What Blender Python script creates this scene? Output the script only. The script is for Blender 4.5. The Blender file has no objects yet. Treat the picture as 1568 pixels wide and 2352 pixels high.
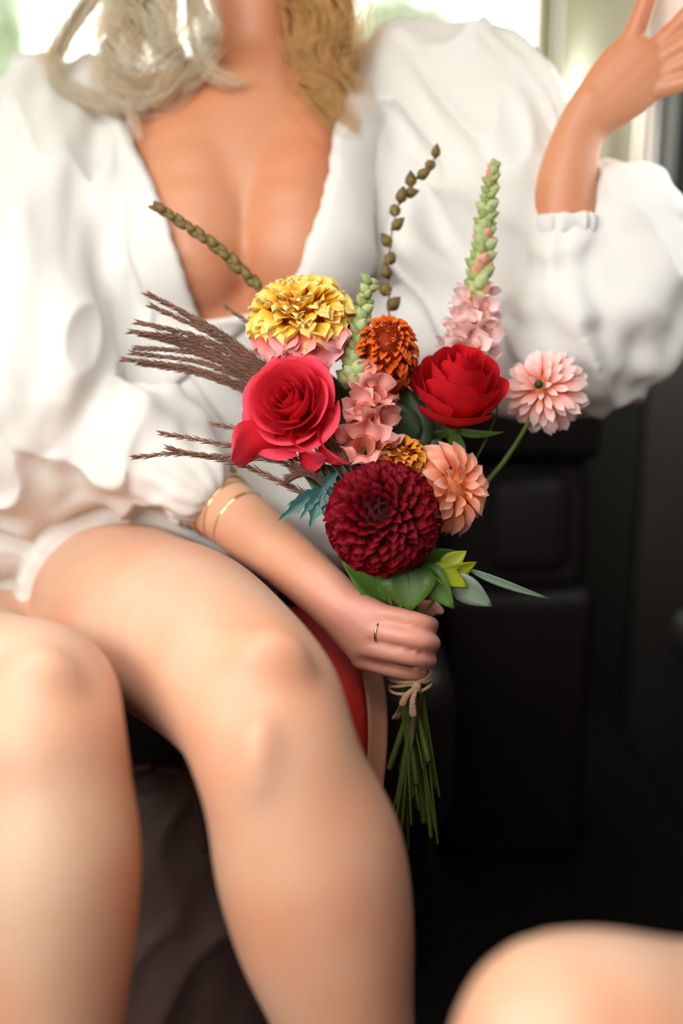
import bpy, bmesh, math, random
from mathutils import Vector, Matrix, noise
from mathutils.bvhtree import BVHTree
random.seed(7)
S = bpy.context.scene
COL = S.collection
PI = math.pi
# ------------------------------------------------------------------ camera
PITCH = math.radians(13.0)
CAMZ = 0.84
LENS, SENSOR, W, H = 35.0, 24.0, 1568.0, 2352.0
F = LENS / SENSOR * W
cam_d = bpy.data.cameras.new('camera'); cam = bpy.data.objects.new('camera', cam_d); COL.objects.link(cam)
cam_d.sensor_fit = 'HORIZONTAL'; cam_d.sensor_width = SENSOR; cam_d.lens = LENS
cam.location = (0, 0, CAMZ); cam.rotation_euler = (PI / 2 - PITCH, 0, 0)
cam_d.clip_start = 0.02
cam_d.dof.use_dof = True; cam_d.dof.focus_distance = 0.91; cam_d.dof.aperture_fstop = 1.3
S.camera = cam
# ------------------------------------------------------------------ sky, daylight, exposure
wd = bpy.data.worlds.new('world'); S.world = wd; wd.use_nodes = True
bg = wd.node_tree.nodes['Background']
bg.inputs[0].default_value = (1.0, 0.995, 0.985, 1); bg.inputs[1].default_value = 3.6
S.view_settings.view_transform = 'Standard'; S.view_settings.look = 'None'
S.view_settings.gamma = 1.0; S.view_settings.use_curve_mapping = False
S.view_settings.exposure = 0.18
S.cycles.max_bounces = 6; S.cycles.diffuse_bounces = 4; S.cycles.glossy_bounces = 2; S.cycles.transmission_bounces = 4; S.cycles.use_adaptive_sampling = True; S.cycles.adaptive_threshold = 0.06; S.cycles.caustics_reflective = False; S.cycles.caustics_refractive = False
def area(name, loc, target, sx, sy, power, color=(1, 1, 1), portal=False):
    l = bpy.data.lights.new(name, 'AREA'); l.shape = 'RECTANGLE'; l.size = sx; l.size_y = sy
    l.energy = power; l.color = color
    o = bpy.data.objects.new(name, l); COL.objects.link(o); o.location = loc
    o.rotation_euler = (Vector(target) - Vector(loc)).to_track_quat('-Z', 'Y').to_euler()
    if portal: l.cycles.is_portal = True
    return o
area('daylight_left_window', (-0.97, -0.15, 1.27), (0.1, 0.75, 0.6), 1.1, 0.42, 12, (1.0, 0.98, 0.96))
area('daylight_front_window', (-0.5, -1.04, 1.35), (-0.05, 0.8, 0.5), 0.8, 0.28, 7, (1.0, 0.98, 0.96))
sun_d = bpy.data.lights.new('sun', 'SUN'); sun_d.energy = 6.0; sun_d.angle = math.radians(1.5); sun_d.color = (1.0, 0.93, 0.82)
sun = bpy.data.objects.new('sun', sun_d); COL.objects.link(sun); sun.location = (-1, 6, 3)
sun.rotation_euler = Vector((0.04, -1.0, -0.14)).to_track_quat('-Z', 'Y').to_euler()      # low sun behind the vehicle, through the rear window
area('added_roof_light', (-0.32, 0.22, 1.66), (-0.32, 0.2201, 0.5), 0.78, 0.62, 9, (1.0, 0.98, 0.96))  # added lamp in the sunroof opening, lights the thighs from above
# ------------------------------------------------------------------ helpers
FWD = Vector((0, math.cos(PITCH), -math.sin(PITCH)))
UP = Vector((0, math.sin(PITCH), math.cos(PITCH)))
RT = Vector((1, 0, 0))
C0 = Vector((0, 0, CAMZ))
def P(px, py, d): return C0 + FWD * d + RT * ((px - W / 2) / F * d) + UP * ((H / 2 - py) / F * d)
def proj(p):
    r = p - C0; d = r.dot(FWD)
    return W / 2 + r.dot(RT) / d * F, H / 2 - r.dot(UP) / d * F
def V3(r, u, t): return (RT * r + UP * u - FWD * t).normalized()     # right, up, toward the viewer
def link(name, me, mat=None, parent=None):
    o = bpy.data.objects.new(name, me); COL.objects.link(o)
    if mat is not None and me is not None and len(me.materials) == 0: me.materials.append(mat)
    if parent is not None: o.parent = parent
    return o
def tag(o, label, cat, group=None, kind=None):
    o['label'] = label; o['category'] = cat
    if group: o['group'] = group
    if kind: o['kind'] = kind
    return o
def empty(name, loc=(0, 0, 0)):
    o = bpy.data.objects.new(name, None); COL.objects.link(o); o.location = loc
    o.empty_display_size = 0.02
    return o
def to_mesh(bm, name, smooth=True):
    me = bpy.data.meshes.new(name); bm.normal_update(); bm.to_mesh(me); bm.free()
    if smooth:
        me.polygons.foreach_set('use_smooth', [True] * len(me.polygons))
    return me
def struct(name, me, mat, parent=None):
    o = link(name, me, mat, parent)
    if parent is None: o['kind'] = 'structure'
    return o
def catmull(a, b, c, d, t):
    t2, t3 = t * t, t * t * t
    return 0.5 * ((2 * b) + (c - a) * t + (2 * a - 5 * b + 4 * c - d) * t2 + (3 * b - a - 3 * c + d) * t3)
def spline(items, sub):
    out = []; n = len(items)
    for i in range(n - 1):
        a = items[max(i - 1, 0)]; b = items[i]; c = items[i + 1]; d = items[min(i + 2, n - 1)]
        for k in range(sub):
            out.append(tuple(catmull(a[j], b[j], c[j], d[j], k / sub) for j in range(len(b))))
    out.append(items[-1]); return out
def tube(bm, secs, ref=RT, seg=20, sub=6, cap='round'):
    """secs: (point, ra, rb); ra lies along ref"""
    pts = spline([(Vector(s[0]), s[1], s[2] if len(s) > 2 else s[1]) for s in secs], sub)
    n = len(pts); rings = []
    frames = []
    for i in range(n):
        a = pts[max(i - 1, 0)][0]; b = pts[min(i + 1, n - 1)][0]
        T = (b - a).normalized()
        A = ref - T * ref.dot(T)
        if A.length < 1e-3: A = T.orthogonal()
        A.normalize(); frames.append((T, A, T.cross(A)))
    full = []
    def ring(c, A, B, ra, rb):
        full.append([bm.verts.new(c + A * (ra * math.cos(2 * PI * k / seg)) + B * (rb * math.sin(2 * PI * k / seg))) for k in range(seg)])
    if cap == 'round':
        c, ra, rb = pts[0]; T, A, B = frames[0]
        for ph in (80, 55, 28):
            q = math.radians(ph); ring(c - T * (min(ra, rb) * math.sin(q)), A, B, ra * math.cos(q), rb * math.cos(q))
    for (c, ra, rb), (T, A, B) in zip(pts, frames): ring(c, A, B, max(ra, 1e-4), max(rb, 1e-4))
    if cap == 'round':
        c, ra, rb = pts[-1]; T, A, B = frames[-1]
        for ph in (28, 55, 80):
            q = math.radians(ph); ring(c + T * (min(ra, rb) * math.sin(q)), A, B, ra * math.cos(q), rb * math.cos(q))
    for r0, r1 in zip(full, full[1:]):
        for k in range(seg):
            bm.faces.new((r0[k], r0[(k + 1) % seg], r1[(k + 1) % seg], r1[k]))
    bm.faces.new(list(reversed(full[0]))); bm.faces.new(full[-1])
def ball(bm, c, rx, ry=None, rz=None, rot=None, seg=20):
    ry = rx if ry is None else ry; rz = rx if rz is None else rz
    M = Matrix.Translation(c) @ (rot.to_4x4() if rot else Matrix()) @ Matrix.Diagonal((rx, ry, rz, 1))
    bmesh.ops.create_uvsphere(bm, u_segments=seg, v_segments=seg // 2, radius=1, matrix=M)
def remesh(bm, name, voxel, smooth_iter=6, factor=0.5):
    me = to_mesh(bm, name + '_raw'); o = bpy.data.objects.new(name + '_raw', me); COL.objects.link(o)
    m = o.modifiers.new('r', 'REMESH'); m.mode = 'VOXEL'; m.voxel_size = voxel; m.use_smooth_shade = True
    if smooth_iter:
        s = o.modifiers.new('s', 'SMOOTH'); s.factor = factor; s.iterations = smooth_iter
    dg = bpy.context.evaluated_depsgraph_get()
    out = bpy.data.meshes.new_from_object(o.evaluated_get(dg)); out.name = name
    bpy.data.objects.remove(o); bpy.data.meshes.remove(me)
    out.polygons.foreach_set('use_smooth', [True] * len(out.polygons))
    return out
def soften(me, keep, rad, iters):
    """relax the surface everywhere except near the hands"""
    o = bpy.data.objects.new('soften_tmp', me); COL.objects.link(o); g = o.vertex_groups.new(name='w'); buckets = {}
    for v in me.vertices:
        d = min((v.co - k).length for k in keep); w = min(1.0, max(0.0, (d - rad * .8) / (rad * .7)))
        if w > 0: buckets.setdefault(round(w, 1), []).append(v.index)
    for w, idx in buckets.items(): g.add(idx, w, 'REPLACE')
    s = o.modifiers.new('s', 'SMOOTH'); s.factor = .5; s.iterations = iters; s.vertex_group = 'w'
    out = bpy.data.meshes.new_from_object(o.evaluated_get(bpy.context.evaluated_depsgraph_get())); bpy.data.objects.remove(o)
    out.polygons.foreach_set('use_smooth', [True] * len(out.polygons)); return out
def box(bm, lo, hi, bevel=0.0, seg=2):
    lo, hi = Vector(lo), Vector(hi); c = (lo + hi) / 2; s = hi - lo
    r = bmesh.ops.create_cube(bm, size=1, matrix=Matrix.Translation(c) @ Matrix.Diagonal((s.x, s.y, s.z, 1)))
    if bevel > 0:
        es = list({e for v in r['verts'] for e in v.link_edges})
        bmesh.ops.bevel(bm, geom=es, offset=bevel, segments=seg, affect='EDGES', profile=0.5)
def boxes(name, specs, mat, parent=None, st=True):
    bm = bmesh.new()
    for s in specs: box(bm, *s)
    me = to_mesh(bm, name, smooth=any(len(s) > 2 for s in specs))
    return struct(name, me, mat, parent) if st else link(name, me, mat, parent)
# ------------------------------------------------------------------ materials
def mat(name, col, rough=0.5, spec=0.5, sss=0.0, sheen=0.0, noise_amt=0.0, noise_scale=8.0, col2=None, bump=0.0, bump_scale=60.0, trans=0.0, metallic=0.0, coat=0.0, ramp=None, attr='tt'):
    m = bpy.data.materials.new(name); m.use_nodes = True
    nt = m.node_tree; b = nt.nodes['Principled BSDF']
    b.inputs['Base Color'].default_value = (*col, 1); b.inputs['Roughness'].default_value = rough
    b.inputs['Specular IOR Level'].default_value = spec; b.inputs['Metallic'].default_value = metallic
    if sss:
        b.inputs['Subsurface Weight'].default_value = sss
        b.inputs['Subsurface Radius'].default_value = (1.0, 0.35, 0.2); b.inputs['Subsurface Scale'].default_value = 0.012
    if sheen:
        b.inputs['Sheen Weight'].default_value = sheen
    if coat: b.inputs['Coat Weight'].default_value = coat
    src = None
    if ramp:
        at = nt.nodes.new('ShaderNodeAttribute'); at.attribute_name = attr
        rp = nt.nodes.new('ShaderNodeValToRGB')
        while len(rp.color_ramp.elements) < len(ramp): rp.color_ramp.elements.new(0.5)
        for e, (p_, c_) in zip(rp.color_ramp.elements, ramp): e.position = p_; e.color = (*c_, 1)
        nt.links.new(at.outputs['Fac'], rp.inputs['Fac']); src = rp.outputs['Color']
    if noise_amt or col2:
        tc = nt.nodes.new('ShaderNodeTexCoord'); nz = nt.nodes.new('ShaderNodeTexNoise')
        nz.inputs['Scale'].default_value = noise_scale; nz.inputs['Detail'].default_value = 3
        nt.links.new(tc.outputs['Object'], nz.inputs['Vector'])
        mr = nt.nodes.new('ShaderNodeMapRange'); mr.inputs[1].default_value = 0.35; mr.inputs[2].default_value = 0.65
        mr.inputs[4].default_value = noise_amt if noise_amt else 1.0
        nt.links.new(nz.outputs['Fac'], mr.inputs[0])
        mx = nt.nodes.new('ShaderNodeMix'); mx.data_type = 'RGBA'
        if src: nt.links.new(src, mx.inputs[6])
        else: mx.inputs[6].default_value = (*col, 1)
        mx.inputs[7].default_value = (*(col2 or col), 1)
        nt.links.new(mr.outputs[0], mx.inputs[0]); src = mx.outputs[2]
    if src: nt.links.new(src, b.inputs['Base Color'])
    if bump:
        tc2 = nt.nodes.new('ShaderNodeTexCoord'); n2 = nt.nodes.new('ShaderNodeTexNoise'); n2.inputs['Scale'].default_value = bump_scale
        n2.inputs['Detail'].default_value = 4
        nt.links.new(tc2.outputs['Object'], n2.inputs['Vector'])
        bp = nt.nodes.new('ShaderNodeBump'); bp.inputs['Strength'].default_value = bump; bp.inputs['Distance'].default_value = 0.004
        nt.links.new(n2.outputs['Fac'], bp.inputs['Height']); nt.links.new(bp.outputs[0], b.inputs['Normal'])
    if trans:
        tr = nt.nodes.new('ShaderNodeBsdfTranslucent'); ms = nt.nodes.new('ShaderNodeMixShader')
        ms.inputs[0].default_value = trans
        if src: nt.links.new(src, tr.inputs[0])
        else: tr.inputs[0].default_value = (*col, 1)
        out = nt.nodes['Material Output']
        nt.links.new(b.outputs[0], ms.inputs[1]); nt.links.new(tr.outputs[0], ms.inputs[2]); nt.links.new(ms.outputs[0], out.inputs[0])
    return m
M = {}
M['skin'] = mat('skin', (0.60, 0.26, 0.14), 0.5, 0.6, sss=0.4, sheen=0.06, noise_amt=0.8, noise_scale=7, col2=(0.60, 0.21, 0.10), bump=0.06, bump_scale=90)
def skin_by_height(m, lo, hi, legs, legs2):
    # skin colour by height: deeper orange higher up, paler at the legs
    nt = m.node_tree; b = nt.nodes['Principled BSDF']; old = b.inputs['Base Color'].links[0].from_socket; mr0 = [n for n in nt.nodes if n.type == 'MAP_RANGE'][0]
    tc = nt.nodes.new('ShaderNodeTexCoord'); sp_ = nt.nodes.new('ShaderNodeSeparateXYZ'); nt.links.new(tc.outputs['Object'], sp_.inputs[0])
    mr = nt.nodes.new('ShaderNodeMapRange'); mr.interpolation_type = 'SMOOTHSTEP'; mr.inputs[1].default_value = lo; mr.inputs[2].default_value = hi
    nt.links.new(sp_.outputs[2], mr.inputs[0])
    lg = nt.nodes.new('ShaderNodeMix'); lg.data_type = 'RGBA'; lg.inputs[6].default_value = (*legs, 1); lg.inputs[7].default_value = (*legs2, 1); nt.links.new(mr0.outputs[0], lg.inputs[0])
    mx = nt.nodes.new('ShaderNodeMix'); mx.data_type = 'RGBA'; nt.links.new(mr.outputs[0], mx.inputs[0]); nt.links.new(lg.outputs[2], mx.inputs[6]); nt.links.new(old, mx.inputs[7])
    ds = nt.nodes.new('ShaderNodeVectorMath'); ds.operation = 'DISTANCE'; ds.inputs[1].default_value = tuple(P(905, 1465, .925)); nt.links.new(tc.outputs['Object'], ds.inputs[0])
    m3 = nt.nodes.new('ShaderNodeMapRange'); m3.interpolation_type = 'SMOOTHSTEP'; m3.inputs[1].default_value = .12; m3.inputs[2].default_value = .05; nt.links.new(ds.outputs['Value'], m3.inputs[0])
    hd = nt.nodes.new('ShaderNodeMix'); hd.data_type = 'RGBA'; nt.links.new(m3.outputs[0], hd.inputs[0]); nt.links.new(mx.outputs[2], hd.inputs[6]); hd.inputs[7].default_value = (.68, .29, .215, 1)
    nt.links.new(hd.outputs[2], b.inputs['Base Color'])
skin_by_height(M['skin'], .58, .90, (0.65, 0.41, 0.285), (0.66, 0.28, 0.16))
M['dress'] = mat('dress', (0.80, 0.775, 0.755), 0.75, 0.25, sheen=0.15, noise_amt=0.3, noise_scale=5, col2=(0.80, 0.75, 0.73), trans=0.12, bump=0.15, bump_scale=25)
M['hair'] = mat('hair', (0.90, 0.62, 0.28), 0.4, 0.5, noise_amt=0.7, noise_scale=60, col2=(0.75, 0.45, 0.17), trans=0.5)
M['hair_backlit'] = mat('hair_backlit', (0.99, 0.94, 0.84), 0.35, 0.6, noise_amt=0.6, noise_scale=35, col2=(0.95, 0.76, 0.52), trans=0.6)  # paler hair copy: backlight glow painted into the left locks
M['gold'] = mat('gold', (0.95, 0.66, 0.27), 0.22, metallic=1.0)
M['nail'] = mat('nail', (0.85, 0.42, 0.36), 0.2, 0.6)
M['lips'] = mat('lips', (0.6, 0.2, 0.18), 0.4)
M['beige'] = mat('beige_trim', (0.60, 0.54, 0.40), 0.7, 0.2, bump=0.1, bump_scale=200)
M['pinkgrey'] = mat('pillar_trim', (0.50, 0.36, 0.30), 0.65, 0.2)
M['leather'] = mat('seat_leather', (0.009, 0.006, 0.006), 0.5, 0.3, noise_amt=0.5, noise_scale=6, col2=(0.014, 0.007, 0.008), bump=0.2, bump_scale=160)
M['leatherfront'] = mat('seat_front_leather', (0.022, 0.014, 0.013), 0.42, 0.4, bump=0.2, bump_scale=120)
M['plastic'] = mat('door_plastic', (0.022, 0.016, 0.017), 0.5, 0.35, bump=0.1, bump_scale=240)
M['rubber'] = mat('door_seal', (0.004, 0.004, 0.004), 0.7, 0.2)
M['carpet'] = mat('floor_carpet', (0.006, 0.005, 0.005), 0.95, 0.1, bump=0.4, bump_scale=300)
M['ceil'] = mat('headliner', (0.62, 0.57, 0.47), 0.9, 0.1)
M['frontwall'] = mat('front_trim', (0.25, 0.23, 0.2), 0.8, 0.1)
M['bag'] = mat('bag_leather', (0.085, 0.048, 0.043), 0.5, 0.4, bump=.2, bump_scale=80)
M['redcloth'] = mat('red_cloth', (0.42, 0.018, 0.012), 0.6, 0.3)
M['tancloth'] = mat('tan_border', (0.36, 0.15, 0.09), 0.6, 0.3)
M['grass'] = mat('outside_grass', (0.2, 0.3, 0.1), 0.9)
M['bush'] = mat('bush_leaf', (0.60, 0.64, 0.50), 0.8, trans=0.35)
M['bark'] = mat('bark', (0.16, 0.12, 0.09), 0.9)
def glass_mat():
    m = bpy.data.materials.new('window_glass'); m.use_nodes = True; nt = m.node_tree; nt.nodes.clear()
    o = nt.nodes.new('ShaderNodeOutputMaterial'); t = nt.nodes.new('ShaderNodeBsdfTransparent'); g = nt.nodes.new('ShaderNodeBsdfGlossy')
    t.inputs[0].default_value = (0.96, 0.98, 0.96, 1); g.inputs['Roughness'].default_value = 0.02
    mx = nt.nodes.new('ShaderNodeMixShader'); mx.inputs[0].default_value = 0.05
    nt.links.new(t.outputs[0], mx.inputs[1]); nt.links.new(g.outputs[0], mx.inputs[2]); nt.links.new(mx.outputs[0], o.inputs[0]); return m
M['glass'] = glass_mat()
# ------------------------------------------------------------------ the vehicle
XL, XR, YB, YF, ZT = -1.0, 0.55, 2.75, -1.1, 1.62
boxes('floor', [((XL - .05, YF, -0.05), (XR + .05, YB, 0.0))], M['carpet'])
sx0, sx1, sy0, sy1 = -.72, .08, -.10, .54
boxes('ceiling', [((XL - .05, YF, ZT), (XR + .05, sy0, ZT + .05)), ((XL - .05, sy1, ZT), (XR + .05, YB, ZT + .05)), ((XL - .05, sy0, ZT), (sx0, sy1, ZT + .05)), ((sx1, sy0, ZT), (XR + .05, sy1, ZT + .05))], M['ceil'])
boxes('added_sunroof', [((sx0, sy0, ZT + .01), (sx1, sy1, ZT + .016))], M['glass'])  # sunroof glass, added with its ceiling opening to bring in light from above
# rear wall with the big rear window
wl, wr, wb, wt = -0.93, 0.50, 0.95, 1.58
boxes('wall_back', [((XL, YB, 0), (XR, YB + .06, wb)), ((XL, YB, wt), (XR, YB + .06, ZT)), ((XL, YB, wb), (wl, YB + .06, wt)), ((wr, YB, wb), (XR, YB + .06, wt))], M['beige'])
w1 = boxes('window_1', [((wl, YB + .02, wb), (wr, YB + .026, wt))], M['glass'])
fr = [((wl - .02, YB - .015, wb - .02), (wr + .02, YB + .015, wb + .01), .006), ((wl - .02, YB - .015, wt - .01), (wr + .02, YB + .015, wt + .02), .006)]
boxes('window_frame', fr, M['beige'], w1, st=False)
# left wall with a side window
boxes('wall_left', [((XL - .05, YF, 0), (XL, YB, 1.05)), ((XL - .05, YF, 1.5), (XL, YB, ZT)), ((XL - .05, YF, 1.05), (XL, -.75, 1.5)), ((XL - .05, .45, 1.05), (XL, 1.35, 1.5)), ((XL - .05, 2.45, 1.05), (XL, YB, 1.5))], M['beige'])
boxes('window_2', [((XL - .03, -.75, 1.05), (XL - .025, .45, 1.5)), ((XL - .03, 1.35, 1.05), (XL - .025, 2.45, 1.5))], M['glass'])
# front opening: dashboard wall and windscreen
boxes('wall_front', [((XL, YF - .05, 0), (XR, YF, 1.2)), ((XL, YF - .05, 1.5), (XR, YF, ZT)), ((-.1, YF - .05, 1.2), (XR, YF, 1.5))], M['frontwall'])
boxes('window_3', [((XL, YF - .03, 1.2), (-.1, YF - .025, 1.5))], M['glass'])
# right wall: dark lower trim, beige upper trim, a window ahead of the seal
SEAM = 1.80
boxes('wall_right', [((XR, SEAM + .16, .78), (XR + .06, YB, ZT), .01), ((XR, SEAM + .02, 1.5), (XR + .06, SEAM + .3, ZT))], M['beige'])
boxes('trim_3', [((XR - .004, SEAM + .05, .0), (XR + .06, YB, .79))], M['rubber'])
bm = bmesh.new(); box(bm, (XR - .012, SEAM + .30, 1.02), (XR + .02, SEAM + .62, 1.16), .03, 4)
link('trim_panel', to_mesh(bm, 'trim_panel'), M['beige'], bpy.data.objects['wall_right'])
boxes('trim_1', [((XR - .004, SEAM + .09, .80), (XR + .05, SEAM + .17, ZT), .012), ((XR - .008, SEAM + .045, .80), (XR + .05, SEAM + .09, ZT), .01)], M['pinkgrey'])
boxes('trim_2', [((XR - .01, SEAM - .03, 0), (XR + .05, SEAM + .045, 1.2), .015)], M['rubber'])
# sliding door ahead of the seal
d1 = boxes('door_1', [((XR - .012, YF, .0), (XR + .05, SEAM - .03, .88), .02)], M['plastic'])
bm = bmesh.new()
for lo, hi in (((XR - .03, 1.16, .60), (XR, 1.44, .615)), ((XR - .03, 1.16, .45), (XR, 1.44, .465)), ((XR - .03, 1.425, .45), (XR, 1.44, .615))): box(bm, lo, hi, .006)
link('door_pocket', to_mesh(bm, 'door_pocket'), M['plastic'], d1)
bm = bmesh.new(); box(bm, (XR - .05, .5, .28), (XR, 1.46, .36), .03, 3)
link('door_sill', to_mesh(bm, 'door_sill'), M['plastic'], d1)
bm = bmesh.new()
for lo, hi in (((XR - .01, YF, 1.5), (XR + .05, SEAM - .04, ZT)), ((XR - .01, SEAM - .10, .88), (XR + .05, SEAM - .03, 1.19)), ((XR - .01, YF, .88), (XR + .05, .9, 1.5))): box(bm, lo, hi)
link('window_surround', to_mesh(bm, 'window_surround', False), M['rubber'], d1)
bm = bmesh.new(); box(bm, (XR + .02, .9, .88), (XR + .026, SEAM + .045, 1.5)); link('pane', to_mesh(bm, 'pane', False), M['glass'], d1)
# portals help the daylight find the windows
area('portal_back', ((wl + wr) / 2, YB + .08, (wb + wt) / 2), ((wl + wr) / 2, 0, (wb + wt) / 2), wr - wl, wt - wb, 1, portal=True)
area('portal_front', (-.55, YF - .06, 1.35), (-.55, 0, 1.35), .9, .3, 1, portal=True)
area('portal_left', (XL - .06, -.15, 1.275), (0, -.15, 1.275), 1.2, .45, 1, portal=True)
area('portal_rear_left', (XL - .06, 1.9, 1.275), (0, 1.9, 1.275), 1.1, .45, 1, portal=True)
area('portal_roof', (-.32, .22, ZT + .06), (-.32, .2201, 0), .8, .64, 1, portal=True)
area('portal_right', (XR + .06, 1.36, 1.19), (0, 1.36, 1.19), .92, .62, 1, portal=True)
# outside
bm = bmesh.new(); box(bm, (-30, 3.0, -.6), (30, 40, -.5)); struct('ground', to_mesh(bm, 'ground', False), M['grass'])
def leafy(name, c, r, n, label, trunk_to):
    root = empty(name, (c.x, c.y, -.5))
    bm = bmesh.new(); inv = Vector((-c.x, -c.y, .5))
    for i in range(n):
        v = Vector((random.gauss(0, 1), random.gauss(0, 1), random.gauss(0, 1))).normalized() * (random.random() ** .33)
        lump = 0.8 + 0.35 * noise.noise(v * 2.3 + c)
        p = c + Vector((v.x * r[0], v.y * r[1], v.z * r[2])) * lump + inv
        a = Vector((random.gauss(0, 1), random.gauss(0, 1), random.gauss(0, 1))).normalized(); b = a.orthogonal().normalized()
        s = 0.05 + .05 * random.random(); q = a.cross(b) * s * .25
        vs = [bm.verts.new(p - a * s), bm.verts.new(p + b * s * .5 + q), bm.verts.new(p + a * s), bm.verts.new(p - b * s * .5 + q)]
        bm.faces.new(vs)
    cr = link('crown', to_mesh(bm, 'crown'), M['bush'], root); cr['kind'] = 'stuff'
    bm = bmesh.new(); tube(bm, [(Vector((0, 0, 0)), .09, .09), (Vector((.05, 0, (c.z + .5) * .5)), .07, .07), (Vector((0, 0, c.z + .5)), .04, .04)], seg=10)
    link('trunk', to_mesh(bm, 'trunk'), M['bark'], root)
    tag(root, label, 'tree'); return root
leafy('garden_tree', P(905, 130, 8.5), (.75, .6, .48), 5000, 'pale green tree outside the rear window, between hair and shoulder', 0)
leafy('leafy_tree', P(-40, 60, 9.0), (.5, .5, .7), 3000, 'faint grey-green tree outside the window at the upper left corner', 0)
# ------------------------------------------------------------------ the bench seat
SEAT_Z, SEAT_Y0, SEAT_Y1 = 0.42, 1.02, 1.40
seat = empty('bench_seat', (0, 1.2, 0))
def seat_part(name, lo, hi, bev, m, par, seg=5):
    bm = bmesh.new(); box(bm, lo, hi, bev, seg)
    for v in bm.verts: v.co += -Vector((0, 1.2, 0))
    return link(name, to_mesh(bm, name), m, par)
xs = [-.93, -.40, .135]
for x0, x1 in zip(xs, xs[1:]):
    c_ = seat_part('seat_cushion', (x0 + .003, SEAT_Y0, .20), (x1 - .003, SEAT_Y1 + .03, SEAT_Z), .05, M['leatherfront'], seat)
    seat_part('backrest', (x0 + .003, SEAT_Y1, .36), (x1 - .003, SEAT_Y1 + .16, .62), .05, M['leather'], seat)
    b_ = seat_part('backrest', (x0 + .003, SEAT_Y1 + .03, .60), (x1 - .003, SEAT_Y1 + .18, .98), .05, M['leather'], seat)
seat_part('seat_base', (xs[0] + .03, SEAT_Y0 + .06, 0.0), (xs[-1] - .03, SEAT_Y1, .22), .01, M['rubber'], seat)
# dark side trim between seat and door, facing forward
sp = empty('side_trim', (.25, 1.4, 0)); 
def trim_part(name, lo, hi, bev, m):
    bm = bmesh.new(); box(bm, lo, hi, bev, 4)
    for v in bm.verts: v.co -= Vector((.25, 1.4, 0))
    return link(name, to_mesh(bm, name), m, sp)
trim_part('upper_panel', (.14, 1.335, .60), (.357, 1.60, .90), .022, M['plastic'])
trim_part('armrest_panel', (.14, 1.365, .40), (.357, 1.60, .61), .035, M['plastic'])
trim_part('lower_panel', (.14, 1.325, .0), (.357, 1.60, .415), .02, M['leather'])
trim_part('rounded_pad', (.20, 1.35, .43), (.33, 1.42, .585), .035, M['plastic'])
tag(sp, 'black moulded side trim with horizontal creases, right of the bouquet', 'car trim')
tag(seat, 'dark brown leather bench seat under and behind the sitting woman', 'car seat')
# ------------------------------------------------------------------ the woman: one continuous body
cm = 0.01
torso_secs = [((315, 1330, 1.25), 15, 11), ((335, 1240, 1.25), 17, 12), ((400, 1060, 1.245), 14.5, 10.5), ((450, 900, 1.24), 13, 9.8),
              ((505, 680, 1.235), 14, 10), ((545, 480, 1.23), 15.3, 10.5), ((575, 320, 1.24), 16, 9.3), ((585, 235, 1.255), 14, 7.4), ((590, 170, 1.265), 8.5, 6.0), ((592, 110, 1.265), 6.0, 5.8), ((596, -20, 1.25), 5.7, 5.8), ((600, -90, 1.23), 5.7, 6)]
def torso(bm):
    tube(bm, [(P(*s[0]), s[1] * cm, s[2] * cm) for s in torso_secs], RT, 32, 6)
    for bx_ in (448, 684):
        for (by, bd, rx_, ry_, rz_) in ((590, 1.160, 7.3, 6.7, 8.0), (545, 1.164, 7.2, 6.4, 8.6), (490, 1.172, 7.2, 6.0, 9.0), (435, 1.183, 7.0, 5.4, 9.0), (380, 1.195, 6.6, 4.8, 8.5)):
            ball(bm, P(bx_, by, bd), rx_ * cm, ry_ * cm, rz_ * cm)
    for sx, sh in ((1, (905, 260, 1.26)), (-1, (245, 300, 1.26))):
        tube(bm, [(P(592, 130, 1.28), .04, .035), (P((592 + sh[0]) / 2, 185 + (sh[1] - 260) * .6, 1.28), .035, .03), (P(*sh), .05, .05)], UP, 16, 5)
        tube(bm, [(P(592 + sx * 25, 205, 1.205), .009, .009), (P(592 + sx * 140, 200, 1.205), .010, .010), (P((sh[0] * .8 + 592 * .2), sh[1] - 50, 1.24), .010, .010)], UP, 10, 5)
bm = bmesh.new(); torso(bm); torso_me = remesh(bm, 'torso_tmp', .006, 10)
tb = bmesh.new(); tb.from_mesh(torso_me); TORSO = BVHTree.FromBMesh(tb); tb.free()
LLEG = [((60, 1500, 1.22), 10, 9), ((-70, 1555, 1.04), 9, 8.2), ((-10, 1590, .87), 7.6, 7.0), ((72, 1612, .76), 6.5, 6.3), ((90, 1680, .715), 6.1, 6.2), ((105, 1800, .705), 6.0, 6.0), ((118, 1990, .70), 6.3, 6.6), ((118, 2250, .70), 5.6, 6.0), ((122, 2560, .70), 3.9, 4.4), ((125, 2760, .70), 3.4, 3.8)]
RLEG = [((300, 1340, 1.20), 12, 9.5), ((312, 1398, 1.07), 10.4, 8.8), ((415, 1455, .93), 9.0, 8.3), ((520, 1540, .82), 7.4, 7.2), ((590, 1620, .755), 6.6, 6.4), ((625, 1710, .735), 6.2, 6.2), ((655, 1800, .73), 6.2, 6.2), ((708, 1960, .735), 7.1, 7.0), ((748, 2140, .74), 6.7, 6.6), ((792, 2330, .745), 5.3, 5.6), ((850, 2600, .75), 3.7, 4.2), ((880, 2760, .75), 3.3, 3.8)]
def limb(bm, L, ref=RT, seg=26, sub=6): tube(bm, [(P(*s[0]), s[1] * cm, (s[2] if len(s) > 2 else s[1]) * cm) for s in L], ref, seg, sub)
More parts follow.
